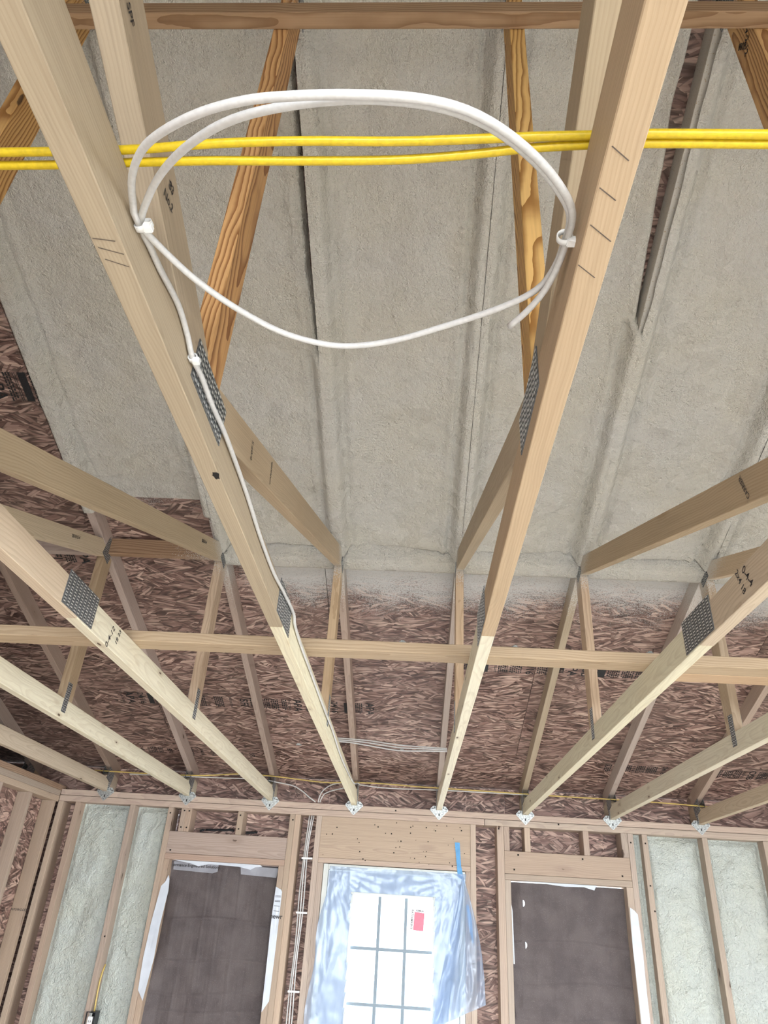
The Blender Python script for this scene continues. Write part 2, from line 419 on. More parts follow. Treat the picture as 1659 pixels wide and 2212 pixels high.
def lettering(body, size, mat, parent, origin, xdir, nrm, mirror=False, name='lettering'):
    """flat print lying on a face: text runs along xdir, face looks along nrm (world axes)"""
    x = Vector(xdir).normalized(); n = Vector(nrm).normalized(); y = n.cross(x)
    if mirror: x = -x
    o = Vector(origin) + n * 0.0006
    if parent is not None: o = o - (parent.matrix_basis.translation if parent.parent is None else Vector((0, 0, 0)))
    m = Matrix(((x.x, y.x, n.x, o.x), (x.y, y.y, n.y, o.y), (x.z, y.z, n.z, o.z), (0, 0, 0, 1)))
    return link(name, text_mesh(body, size, mat), None, parent, m)
def fbm(x, y, z, amps):
    v = 0.0
    for f, a in amps: v += a * noise.noise(Vector((x * f, y * f, z * f + f * 1.7)))
    return v

def sheet_box(name, lo, hi, mat, parent, along):
    """sheet good: local x along the strands, local z through the thickness"""
    d = Vector([hi[i] - lo[i] for i in range(3)]); c = Vector([(hi[i] + lo[i]) / 2 for i in range(3)]) - parent.location
    t = min(range(3), key=lambda k: d[k]); a = 'xyz'.index(along); b = 3 - a - t
    X = Vector((0, 0, 0)); X[a] = 1; Z = Vector((0, 0, 0)); Z[t] = 1; Y = Z.cross(X)
    m = Matrix(((X.x, Y.x, Z.x, c.x), (X.y, Y.y, Z.y, c.y), (X.z, Y.z, Z.z, c.z), (0, 0, 0, 1)))
    return link(name, box_mesh(d[a], d[b], d[t], mat, 0), None, parent, m)

# ================================================================== THE SETTING
fl = box('floor', (-3.8, -3.9, FLOOR - 0.1), (6.1, 6.0, FLOOR), 'floor', along='x', bev=0)
tag(fl, 'bare tan subfloor of the unfinished room', 'floor', kind='structure')

# ---------------------------------------------------------------- far wall
wf = empty('wall_far', (0.4, YW, FLOOR)); tag(wf, 'far stud wall with headers, spray foam bays and strand board sheathing', 'wall', kind='structure')
D = 0.14
def wbox(name, x0, x1, z0, z1, mat='stud', y0=0.0, y1=D, along=None): return box(name, (x0, YW + y0, z0), (x1, YW + y1, z1), mat, wf, along)
wbox('top_plate', -2.158, 4.9, -0.0395, 0.0, 'stud', 0.003); wbox('top_plate', -2.158, 0.93, -0.082, -0.0420, 'stud'); wbox('top_plate', 0.932, 4.9, -0.082, -0.0420, 'stud')
BOT = FLOOR + 0.04
wbox('sole_plate', -2.158, -0.20, FLOOR, BOT); wbox('sole_plate', 0.80, 4.9, FLOOR, BOT)
for x0, x1 in [(-2.158, -2.120), (-2.030, -1.992), (-1.624, -1.586), (-1.340, -1.302), (-0.454, -0.416), (-0.4155, -0.377),
               (-0.262, -0.224), (0.831, 0.869), (1.016, 1.064), (1.922, 1.960), (2.020, 2.058), (2.432, 2.470), (2.846, 2.884), (3.25, 3.288), (3.66, 3.698), (4.07, 4.108), (4.48, 4.518)]:
    wbox('stud', x0, x1, BOT, -0.0825)
# window headers
for xa, xb, ja in [(-1.3015, -0.4545, (-1.3015, -1.2635, -0.494, -0.4545)), (1.0645, 1.9215, (1.0645, 1.1035, 1.8785, 1.9215))]:
    wbox('header', xa, xb, -0.378, -0.238, 'header' if xa < 0 else 'stud', 0.003)
    wbox('header_sill', xa, xb, -0.4165, -0.379, 'header' if xa < 0 else 'stud')
    wbox('jack_stud', ja[0], ja[1], BOT, -0.417); wbox('jack_stud', ja[2], ja[3], BOT, -0.417)
for x0, x1 in [(-1.243, -1.2055), (-1.205, -1.167), (-0.830, -0.788), (1.065, 1.1035), (1.208, 1.248), (1.614, 1.654), (1.876, 1.9205)]:
    wbox('cripple_stud', x0, x1, -0.2375, -0.0825)
# door header
wbox('header', -0.2235, 0.8305, -0.348, -0.0825, 'stud', 0.002)
wbox('header_sill', -0.2235, 0.8305, -0.382, -0.3485, 'stud')
wbox('jack_stud', -0.2235, -0.183, BOT, -0.3825); wbox('jack_stud', 0.796, 0.8305, BOT, -0.3825)
# small print and nails on the wall framing
bm = bmesh.new()
rn = random.Random(3)
for _ in range(46):
    x = rn.uniform(-0.2, 0.81); z = rn.uniform(-0.36, -0.1); s = rn.choice([0.002, 0.003, 0.003, 0.004])
    add_box(bm, (x - s, YW - 0.0008, z - s), (x + s, YW + 0.004, z + s))
for x, z in [(1.13, -0.352), (1.86, -0.352), (1.16, -0.26), (1.6, -0.262), (-1.27, -0.36), (-1.22, -0.1), (-1.185, -0.1), (-1.185, -0.21), (-1.225, -0.21), (-0.81, -0.11), (-0.81, -0.2), (-0.43, -0.12), (2.04, -0.14), (2.04, -0.4), (2.05, -0.55), (1.94, -0.14), (-1.6, -0.9), (-1.32, -0.12), (1.03, -0.1), (0.3, -0.02), (1.45, -0.05), (-0.6, -0.055)]:
    add_box(bm, (x - 0.005, YW - 0.0012, z - 0.005), (x + 0.005, YW + 0.004, z + 0.005))
me = bm_mesh(bm, 'nail_heads'); o = link('nail_heads', me, 'hole', wf); o.location = -wf.location; o['kind'] = 'stuff'
# sheathing: sheets of strand board on the outside, holes where windows and door are
def sheet(name, x0, x1, z0, z1): sheet_box(name, (x0, YW + D + 0.001, z0), (x1, YW + D + 0.013, z1), 'osbw', wf, 'x')
sheet('sheathing_panel', -3.7, -2.262, FLOOR, 0.183); sheet('sheathing_panel', -2.26, -1.3, FLOOR, 0.183); sheet('sheathing_panel', -1.298, -0.46, -0.40, 0.183); sheet('sheathing_panel', -0.458, -0.20, FLOOR, 0.183)
sheet('sheathing_panel', -0.198, 0.81, -0.37, 0.183); sheet('sheathing_panel', 0.812, 1.09, FLOOR, 0.183); sheet('sheathing_panel', 1.092, 1.89, -0.40, 0.183); sheet('sheathing_panel', 1.892, 3.4, FLOOR, 0.183); sheet('sheathing_panel', 3.402, 4.9, FLOOR, 0.183)
sheet('sheathing_panel', -1.298, -0.46, FLOOR, -1.95); sheet('sheathing_panel', 1.092, 1.89, FLOOR, -1.95)
lettering('2', 0.055, 'inkosb', wf, (-0.345, YW + D - 0.0005, -0.36), (0, 0, -1), (0, -1, 0))
# sealant smears on the sheathing over the left window
for xa, xb, z0 in [(-1.08, -0.87, -0.205), (-0.78, -0.70, -0.21), (-1.12, -1.09, -0.215)]:
    pts = [(xa + (xb - xa) * t / 6, YW + D - 0.006, z0 + 0.012 * math.sin(3.1 * t) + 0.008 * t / 6) for t in range(7)]
    tube('sealant_bead', [Vector(p) - wf.location for p in pts], 0.011, 'tar', wf, 6, 0.02, 0.6)

def foam_panel(name, parent, x0, x1, z0, z1, yb=0.088, bulge=0.045, seed=0.0):
    nx = max(5, int((x1 - x0) / 0.014)); nz = int((z1 - z0) / 0.016)
    bm = bmesh.new(); G = []
    for j in range(nz + 1):
        row = []
        for i in range(nx + 1):
            u = i / nx; v = j / nz; x = x0 + (x1 - x0) * u; z = z0 + (z1 - z0) * v
            e = min(u * (x1 - x0), (1 - u) * (x1 - x0), (1 - v) * (z1 - z0))
            rise = 1 - math.exp(-e / 0.022)
            y = yb - rise * (bulge * (0.6 + 0.5 * noise.noise(Vector((x * 4 + seed, z * 2.2, seed))))) - rise * fbm(x, z, seed, [(9, 0.012), (24, 0.006), (48, 0.003)])
            y += 0.016 * math.exp(-((e - 0.012) / 0.006) ** 2)
            row.append(bm.verts.new((x, YW + y, z)))
        G.append(row)
    for j in range(nz):
        for i in range(nx): bm.faces.new((G[j][i], G[j][i + 1], G[j + 1][i + 1], G[j + 1][i]))
    o = link(name, bm_mesh(bm, name, True), 'foamw', parent); o.location = -parent.location
    return o
for k, (a, b) in enumerate([(-1.992, -1.624), (-1.586, -1.340), (1.960, 2.020), (2.058, 2.432), (2.470, 2.846), (2.884, 3.25), (3.288, 3.66), (3.698, 4.07)]):
    foam_panel('spray_foam', wf, a, b, BOT, -0.0825, 0.092 if k != 2 else 0.07, 0.045, 3.1 * k)

# ---------------------------------------------------------------- left wall
wl = empty('wall_left', (-2.2, 1.0, FLOOR)); tag(wl, 'left stud wall in bare lumber backed by dark strand board', 'wall', kind='structure')
XL = -2.158
for z0, z1, m, ye in [(-0.09, -0.052, 'stud', YW - 0.002), (-0.0515, -0.013, 'stud', YW - 0.002), (-0.0125, 0.026, 'brown', YW + 0.07)]:
    box('top_plate', (XL - 0.089, -3.4, z0), (XL, ye, z1), m, wl)
box('sole_plate', (XL - 0.089, -3.4, FLOOR), (XL, YW - 0.002, BOT), 'stud', wl)
for y in [5.352, 4.985, 4.58, 4.17, 3.77, 3.36, 2.95, 2.55, 2.14, 1.74, 1.33, 0.92, 0.5, 0.1, -0.5, -1.1, -1.7, -2.3, -2.9]:
    box('stud', (XL - 0.089, y, BOT), (XL, y + 0.038, -0.0905), 'stud', wl)
for y0, y1 in [(-3.4, -0.9), (-0.898, 1.54), (1.542, 3.98), (3.982, YW + D + 0.01)]:
    sheet_box('sheathing_panel', (XL - 0.103, y0, FLOOR), (XL - 0.090, y1, 0.02), 'osbw', wl, 'y')
lettering('WHITEWOOD', 0.02, 'ink', wl, (XL - 0.045, 5.352, -0.78), (1, 0, 0), (0, -1, 0))
sheet_box('light_block_panel', (-3.72, -3.6, FLOOR), (-3.70, 6.0, 1.75), 'osbw', wl, 'y')  # unseen panel added past the left wall to keep outside light from leaking in

# ---------------------------------------------------------------- back and right walls (behind the camera)
wb = empty('wall_back', (1.5, -3.47, FLOOR)); tag(wb, 'back wall with a wide daylight opening', 'wall', kind='structure')
for n, lo, hi in [('wall_panel', (-3.7, -3.6, FLOOR), (-1.4, -3.47, 0.2)), ('wall_panel', (3.8, -3.6, FLOOR), (6.0, -3.47, 0.2)),
                  ('wall_panel', (-1.4, -3.6, -0.2), (3.8, -3.47, 0.2)), ('wall_panel', (-1.4, -3.6, FLOOR), (3.8, -3.47, FLOOR + 0.15))]:
    box(n, lo, hi, 'drywall', wb, bev=0)
wr = empty('wall_right', (5.95, 1.0, FLOOR)); tag(wr, 'right wall with a wide daylight opening', 'wall', kind='structure')
for lo, hi in [((5.95, -3.6, FLOOR), (6.05, -1.15, 1.75)), ((5.95, 3.55, FLOOR), (6.05, 6.0, 1.75)), ((5.95, -1.15, -0.2), (6.05, 3.55, 1.75)), ((5.95, -1.15, FLOOR), (6.05, 3.55, FLOOR + 0.15))]:
    box('wall_panel', lo, hi, 'drywall', wr, bev=0)
box('wall_panel', (4.9, YW, FLOOR), (5.95, YW + 0.15, 0.16), 'drywall', wr, bev=0)

# ---------------------------------------------------------------- roof deck, blocking and roof foam
ce = empty('ceiling', (0.3, RID, 1.2)); tag(ce, 'sloping roof deck of strand board partly covered in pale spray foam', 'ceiling', kind='structure')
slope = math.atan(M); cs = math.cos(slope)
def deck_panel(x0, x1, ya, yb, side=1):
    """sheet between two y (measured on the far slope), mirrored for side -1"""
    L = (yb - ya) / cs - 0.003; ym = (ya + yb) / 2
    me = box_mesh(x1 - x0 - 0.003, L, 0.012, 'osb', 0)
    if side == 1:
        m = Matrix.Translation(Vector(((x0 + x1) / 2, ym, zd(ym) + 0.0065)) - ce.location) @ Matrix.Rotation(-slope, 4, 'X')
    else:
        m = Matrix.Translation(Vector(((x0 + x1) / 2, 2 * RID - ym, zd(ym) + 0.0065)) - ce.location) @ Matrix.Rotation(slope, 4, 'X')
    link('deck_panel', me, None, ce, m)
for r, (ya, yb) in enumerate([(RID, 1.63), (1.63, 2.79), (2.79, 3.95), (3.95, 5.11), (5.11, 6.05)]):
    x = -3.75 - (0.0 if r % 2 else 1.219)
    while x < 6.1:
        xa, xb = max(x, -3.75), min(x + 2.438, 6.1)
        if xb - xa > 0.05:
            deck_panel(xa, xb, ya, yb); deck_panel(xa, xb, ya, yb, -1)
        x += 2.438
for sd in (1, -1):  # black sheets added over the deck so no light leaks through its seams
    ym = (RID + 6.06) / 2; me = box_mesh(9.85, (6.06 - RID) / cs, 0.004, 'lightstop', 0)
    m = Matrix.Translation(Vector((1.175, ym if sd == 1 else 2 * RID - ym, zd(ym) + 0.016)) - ce.location) @ Matrix.Rotation(-slope * sd, 4, 'X')
    link('added_light_stop', me, None, ce, m)
# blocking between the top chords
for i in range(0, 10):
    box('blocking', (TX(i) + 0.0195, 3.205, zl(3.22) - 0.004), (TX(i + 1) - 0.0195, 3.243, zd(3.243) - 0.002), 'grey' if i != 2 else 'brown', ce)
# panel clips in the seams
for x, y in [(0.325, 3.955), (0.98, 3.955), (1.75, 3.955), (0.33, 5.115), (-0.4, 5.115), (1.5, 5.115)]:
    bm = bmesh.new(); z = zd(y)
    add_box(bm, (x - 0.02, y - 0.006, z - 0.003), (x + 0.02, y + 0.010, z + 0.001)); add_box(bm, (x - 0.008, y - 0.022, z + 0.002), (x + 0.008, y + 0.02, z + 0.005))
    add_box(bm, (x - 0.012, y - 0.016, z + 0.001), (x + 0.012, y - 0.004, z + 0.006))
    o = link('panel_clip', bm_mesh(bm, 'panel_clip'), 'galv', ce); o.location = -ce.location

def foam_bay(k):
    xa, xb = TX(k), TX(k + 1)
    ystart = {2: 2.93}.get(k, 3.16)
    ys = []; y = ystart
    while y > -0.75: ys.append(y); y -= 0.018
    NXP = 44
    bm = bmesh.new(); G = []
    for y in ys:
        # left and right limits of the foam over this bay
        left = xa + 0.001; right = xb - 0.001; lg = rg = 0.0
        if k == 2: left = xa - 0.024
        if k == 3:
            g = max(0.0, min(1.0, (y - 0.9) / 0.3)) * max(0.0, min(1.0, (2.15 - y) / 0.35))
            rg = g * (0.018 + 0.007 * noise.noise(Vector((y * 7, 1.0, 0))))
        if k == 4: left = xa - 0.017
        if k == 5:
            g = max(0.0, min(1.0, (2.0 - y) / 0.7))
            rg = g * (0.050 + 0.014 * noise.noise(Vector((y * 6, 2.0, 0))))
        if k == 6: left = xa - 0.004 + 0.006 * noise.noise(Vector((y * 9, 5.0, 0)))
        if rg > 0.002: right = xb - 0.0195 - rg
        base = zd(y); row = []
        yend = ystart - y
        for i in range(NXP + 1):
            t = i / NXP
            tt = t + 0.085 * math.sin(2 * math.pi * t) * -1.0        # more points near the ribs
            x = left + (right - left) * tt
            dl = x - xa; dr = xb - x
            # rib over each chord, field between
            fld = 0.050 + 0.022 * noise.noise(Vector((x * 3.1, y * 1.6, k * 2.0))) + 0.006 * math.sin(2.2 * y + k)
            def rib(d):
                if d < 0.022: return 1.0
                return math.exp(-((d - 0.022) / 0.026) ** 2)
            rl = rib(dl); rr = rib(dr) if rg <= 0.002 else 0.35 * math.exp(-((right - x) / 0.05) ** 2)
            depth = fld + max(rl, rr) * (0.114 - fld)
            # roll beside the rib, as in sprayed passes
            for d, kk in ((dl, 1.0), (dr, 1.0 if rg <= 0.002 else 0.3)):
                depth += kk * 0.016 * math.exp(-((d - 0.085) / 0.014) ** 2) - kk * 0.008 * math.exp(-((d - 0.064) / 0.009) ** 2)
            depth += (1 - 0.6 * max(rl, rr)) * fbm(x, y, k * 3.3, [(5, 0.010), (13, 0.008), (32, 0.004), (75, 0.002)])
            if k == 2 and yend < 0.45: depth *= 0.2 + 0.8 * (yend / 0.45) if max(rl, rr) < 0.5 else 1.0
            if rg > 0.002 and i >= NXP - 1: depth = 0.004 if i == NXP else depth * 0.8
            if i == 0 and k == 2: depth = 0.03
            row.append(bm.verts.new((x, y, base - depth)))
        G.append(row)
    for a, b in zip(G, G[1:]):
        for i in range(NXP): bm.faces.new((a[i], a[i + 1], b[i + 1], b[i]))
    o = link('spray_foam_bay', bm_mesh(bm, 'spray_foam_bay', True), 'foam', ce); o.location = -ce.location
    # foam over the blocking at the lower end
    if k >= 3:
        bm = bmesh.new(); G = []
        n = 40; prof = [(3.150, -0.015), (3.170, -0.035), (3.173, -0.070), (3.176, -0.102), (3.192, -0.106), (3.215, -0.106), (3.238, -0.107), (3.254, -0.103), (3.26, -0.092), (3.263, -0.06), (3.264, -0.02), (3.27, 0.0)]
        for i in range(n + 1):
            x = xa + 0.019 + (xb - xa - 0.038) * i / n
            wob = 0.008 * noise.noise(Vector((x * 9, k, 0))) + 0.004 * noise.noise(Vector((x * 31, k, 4)))
            G.append([bm.verts.new((x, y + wob * (1 if j > 3 else 0.3) + 0.002 * noise.noise(Vector((x * 50, j * 0.9, k))), zd(y) + dz + wob * 0.8 * (1 if 2 < j < 9 else 0))) for j, (y, dz) in enumerate(prof)])
        for a, b in zip(G, G[1:]):
            for j in range(len(prof) - 1): bm.faces.new((a[j], b[j], b[j + 1], a[j + 1]))
        o = link('foam_edge', bm_mesh(bm, 'foam_edge', True), 'foam', ce); o.location = -ce.location
for k in range(2, 10): foam_bay(k)

# printed bands on the strand board
def print_band(x0, x1, yc, h, seed):
    rn = random.Random(seed); bm = bmesh.new(); x = x0; words = ['APA', '24/16', 'SFI', 'APA', 'OSB', '24/16']; wi = 0
    def quad(xa, xb, ya, yb):
        z = lambda y: zd(y) - 0.0012
        bm.faces.new([bm.verts.new((a, b, z(b))) for a, b in ((xa, ya), (xa, yb), (xb, yb), (xb, ya))])
    while x < x1:
        t = rn.random()
        if t < 0.14:
            wd = rn.uniform(0.02, 0.05); quad(x, x + wd, yc - h / 2, yc + h / 2); x += wd + 0.012
        elif t < 0.56:
            for _ in range(rn.randint(3, 6)):
                yy = yc - h / 2
                while yy < yc + h / 2 - 0.01:
                    l = rn.uniform(0.006, 0.02); quad(x, x + 0.008, yy, min(yy + l, yc + h / 2)); yy += l + rn.uniform(0.003, 0.007)
                x += 0.0125
            x += 0.008
        elif t < 0.68:
            quad(x, x + 0.003, yc - h / 2, yc + h / 2); quad(x + 0.008, x + 0.011, yc - h / 2, yc + h / 2); x += 0.022
        else:
            body = words[wi % len(words)]; wi += 1
            sz = min(0.075, h * 1.55 / max(2.2, len(body) * 0.62))
            y = yc; nv = Vector((0, -math.sin(slope), -cs)); tx = Vector((0, cs, -math.sin(slope)))
            lettering(body, sz, 'inkosb', ce, (x + 0.035, y, zd(y) - 0.0008), tx, nv, name='panel_print')
            x += 0.07 + 0.01
        if rn.random() < 0.25: x += rn.uniform(0.01, 0.05)
    o = link('panel_print', bm_mesh(bm, 'panel_print'), 'inkosb', ce); o.location = -ce.location; o['kind'] = 'stuff'
print_band(-1.55, 0.10, 4.64, 0.115, 5); print_band(0.66, 2.15, 4.13, 0.13, 8); print_band(-1.9, -0.75, 5.28, 0.07, 11); print_band(1.75, 3.0, 5.2, 0.09, 13)
print_band(-2.1, -1.3, 3.35, 0.12, 17); print_band(2.2, 3.2, 4.1, 0.13, 21); print_band(-1.75, -1.25, 2.35, 0.14, 29)

# ================================================================== TRUSSES
def gusset_mesh(L, H, ncol, nrow, key):
    if key in _cache: return _cache[key]
    bm = bmesh.new(); add_box(bm, (-L / 2, -0.0009, -H / 2), (L / 2, 0.0009, H / 2), 0)
    for i in range(ncol):
        for j in range(nrow):
            x = -L / 2 + L * (i + 0.5) / ncol; z = -H / 2 + H * (j + 0.5 + (0.0 if i % 2 else 0.25)) / (nrow + 0.25)
            s = 0.30 * L / ncol; t = 0.30 * H / nrow
            for sg in (-1, 1):
                add_box(bm, (x - s * 0.8, sg * 0.0009 - 0.0007, z - t * 0.1), (x + s * 0.8, sg * 0.0009 + 0.0007, z + t), 1)
                add_box(bm, (x - s * 0.7, sg * 0.0009 - 0.0002, z - t), (x + s * 0.7, sg * 0.0009 + 0.0002, z - t * 0.15), 2)
    me = bm_mesh(bm, 'gusset_plate')
    for m in ('plate', 'tooth', 'slot'): me.materials.append(MT[m])
    _cache[key] = me; return me
def gusset(parent, y, z, L, H, ncol, nrow, ang=0.0):
    for sx in (-1, 1):
        ca, sa = math.cos(ang), math.sin(ang); x = sx * 0.0201
        m = Matrix(((0, -1, 0, x), (ca, 0, -sa, y), (sa, 0, ca, z), (0, 0, 0, 1)))
        link('gusset_plate', gusset_mesh(L, H, ncol, nrow, (L, H, ncol, nrow)), None, parent, m)

TRUSS_LABELS = {
    0: 'roof truss beyond the left stud wall, mostly hidden behind its plates',
    1: 'first roof truss inside the left stud wall, leftmost bottom chord in the room',
    2: 'second roof truss from the left stud wall, at the left edge of the roof foam',
    3: 'third roof truss from the left stud wall, with a big toothed splice plate',
    4: 'roof truss left of the cable coil with white cable stapled along its chord',
    5: 'roof truss right of the cable coil with pencil ticks under its chord',
    6: 'roof truss right of the coil pair with toothed splice plate and black stamped number',
    7: 'second roof truss from the right edge of the photo, small plate at its post',
    8: 'rightmost roof truss with its metal tie plate still in view on the far wall',
    9: 'roof truss at the far right edge, beyond the last visible tie plate'}
trusses = {}
WS = 0.359
def wz(y, side=0): return 0.227 + side * 0.0473 + WS * (y - 1.41)     # diagonal web centre line
for i in range(0, 10):
    t = empty('roof_truss', (TX(i), RID, 0)); trusses[i] = t
    tag(t, TRUSS_LABELS[i], 'truss', 'roof trusses at two foot spacing')
    P = lambda pts: [(a - RID, b) for a, b in pts]
    near = 'tan' if i in (4, 5) else 'cream'
    far = 'pale' if i in (2, 3, 4, 5, 6, 7) else 'cream'
    sy = 1.915
    poly_board('bottom_chord', P([(sy + 0.001, 0.001), (5.56, 0), (5.56, 0.110), (5.45, 0.130), (5.30, 0.089), (sy + 0.001, 0.089)]), 0.038, 0, far, t)
    poly_board('bottom_chord', P([(2 * RID - 1.915, 0), (sy, 0), (sy, 0.089), (2 * RID - 1.915, 0.089)]), 0.0385, 0, near, t)
    poly_board('bottom_chord', P([(-3.60, 0), (2 * RID - 1.916, 0), (2 * RID - 1.916, 0.089), (-3.60, 0.089)]), 0.038, 0, far, t)
    for sgn in (1, -1):
        F = (lambda pts: [(a - RID, b) for a, b in pts]) if sgn == 1 else (lambda pts: [(RID - a, b) for a, b in pts][::-1])
        an = lambda a: a if sgn == 1 else -a
        poly_board('top_chord', F([(RID + 0.0006, zl(RID)), (5.95, zl(5.95)), (5.95, zd(5.95)), (RID + 0.0006, zd(RID) - 0.0005)]), 0.038, an(-slope), 'tan' if i == 6 else 'grey', t)
        # diagonal web from the ridge post foot up to the outer joint
        ya = RID + 0.0455; yb = 3.178
        yl0 = 1.41 + (0.0895 - 0.227 + 0.0473) / WS
        ytop = (0.118 + M * 5.5 - (0.227 + 0.0473 - WS * 1.41)) / (WS + M) - 0.002
        poly_board('web', F([(ya, 0.0895), (yl0, 0.0895), (yb, wz(yb, -1)), (yb, zl(yb) - 0.001), (min(ytop, yb - 0.01), zl(min(ytop, yb - 0.01)) - 0.001), (ya, wz(ya, 1))]), 0.0378, an(math.atan(WS)), 'cream' if i not in (4, 5) else 'tan', t)
        poly_board('post', F([(3.18, 0.0895), (3.268, 0.0895), (3.268, zl(3.268) - 0.001), (3.18, zl(3.18) - 0.001)]), 0.0378, math.pi / 2, 'brace', t)
        gy = lambda y: y - RID if sgn == 1 else RID - y
        gusset(t, gy(3.205), 0.098, 0.042, 0.135, 4, 12)
        gusset(t, gy(3.205), 0.862, 0.085, 0.11, 7, 10, an(-slope))
        gusset(t, gy(1.910), 0.056, 0.215, 0.100, 9, 11)
        gusset(t, gy(5.40), 0.105, 0.11, 0.085, 8, 9, an(-slope))
    king = poly_board('king_post', P([(RID - 0.0445, 0.0895), (RID + 0.0445, 0.0895), (RID + 0.0445, zl(RID + 0.0445) - 0.001), (RID, zl(RID) - 0.001), (RID - 0.0445, zl(RID + 0.0445) - 0.001)]), 0.0376, math.pi / 2, 'orange' if i in (3, 4, 5, 6) else 'cream', t)
    gusset(t, 0, 0.083, 0.20, 0.082, 14, 7)
    gusset(t, 0, 1.545, 0.13, 0.14, 10, 12)

# stamped marks on individual trusses
def tstamp(i, body, size, y, z, run, side): lettering(body, size, 'ink', trusses[i], (TX(i) + side * 0.01935, y, z), run, (side, 0, 0))
tstamp(3, '0-4-12', 0.030, 2.16, 0.035, (0, 0.35, 1), 1); tstamp(3, '18 23', 0.024, 2.22, 0.055, (0, 0.25, 1), 1)
tstamp(6, '0-4-4', 0.030, 1.57, 0.052, (0, -0.5, -1), -1); tstamp(6, '2x4 18', 0.026, 1.61, 0.055, (0, -0.3, -1), -1)
an = math.atan(WS); ax = (0, math.cos(an), math.sin(an)); axn = (0, -math.cos(an), -math.sin(an)); upv = (0, -math.sin(an), math.cos(an))
tstamp(6, 'CARRIER', 0.020, 1.49, wz(1.49), (0, 0.3, 1), -1); tstamp(3, '2018 0-4', 0.022, 2.86, wz(2.86, 0.2), ax, 1); tstamp(2, '2018 0-4', 0.022, 2.86, wz(2.86, 0.2), ax, 1)
tstamp(4, '0-07-S', 0.018, 1.30, wz(1.30), (0, -0.2, 1), 1); tstamp(4, 'CARRIER', 0.016, 1.50, wz(1.50), (0, -0.2, 1), 1)
tstamp(4, '83', 0.020, 0.652, 0.205, (0, 1, 0.2), 1); tstamp(4, 'No.2', 0.019, 0.655, 0.18, (0, 1, 0.2), 1); tstamp(4, 'SPF', 0.018, 0.44, 0.25, (0, 1, -0.3), 1)
tstamp(6, 'V-2-12', 0.026, 0.975, 1.285, (0, 0.55, -1), -1); tstamp(6, '8808', 0.024, 0.995, 1.30, (0, -0.6, -1), -1)
# pencil ticks under chords, knot hole
def tick(i, x0, y0, x1, y1):
    bm = bmesh.new(); d = Vector((x1 - x0, y1 - y0, 0)); n = Vector((-d.y, d.x, 0)).normalized() * 0.0007
    q = [bm.verts.new(Vector((x, y, -0.0005)) + s * n) for (x, y), s in (((x0, y0), 1), ((x1, y1), 1), ((x1, y1), -1), ((x0, y0), -1))]
    bm.faces.new(q); o = link('pencil_tick', bm_mesh(bm, 'pencil_tick'), 'pencil', trusses[i]); o.location = -trusses[i].location
for a in [(0.595, 0.452, 0.617, 0.4685), (0.5935, 0.5007, 0.6153, 0.5167), (0.594, 0.5489, 0.6235, 0.572), (0.592, 0.607, 0.617, 0.627)]: tick(5, *a)
for a in [(-0.016, 0.578, 0.012, 0.582), (-0.014, 0.592, 0.016, 0.602), (-0.012, 0.61, 0.016, 0.622)]: tick(4, *a)
bm = bmesh.new(); ring = []
for k in range(14):
    a = 2 * math.pi * k / 14; r = 0.012 * (0.7 + 0.6 * random.random()); ring.append(bm.verts.new((0.0135 + r * math.cos(a) * 0.6, 1.117 + r * math.sin(a) * 1.2, -0.0006)))
bm.faces.new(ring); o = link('knot_hole', bm_mesh(bm, 'knot_hole'), 'hole', trusses[4]); o.location = -trusses[4].location

# ------------------------------------------------------------------ lateral braces
b = box('lateral_brace', (-2.10, 2.345, 0.0895), (2.6, 2.434, 0.1275), 'brace'); tag(b, 'long flat board laid across the bottom chords in mid room', 'brace', 'lateral braces across the trusses')
b2 = box('lateral_brace', (1.30, 2.4355, 0.0895), (4.2, 2.5245, 0.1275), 'brace'); tag(b2, 'shorter board overlapping the mid-room brace at the right, cut at an angle', 'brace', 'lateral braces across the trusses')
b3 = box('lateral_brace', (-2.6, 0.895, 1.262), (3.3, 0.9345, 1.314), 'brown'); tag(b3, 'brown board running across the posts just under the ridge', 'brace', 'lateral braces across the trusses')

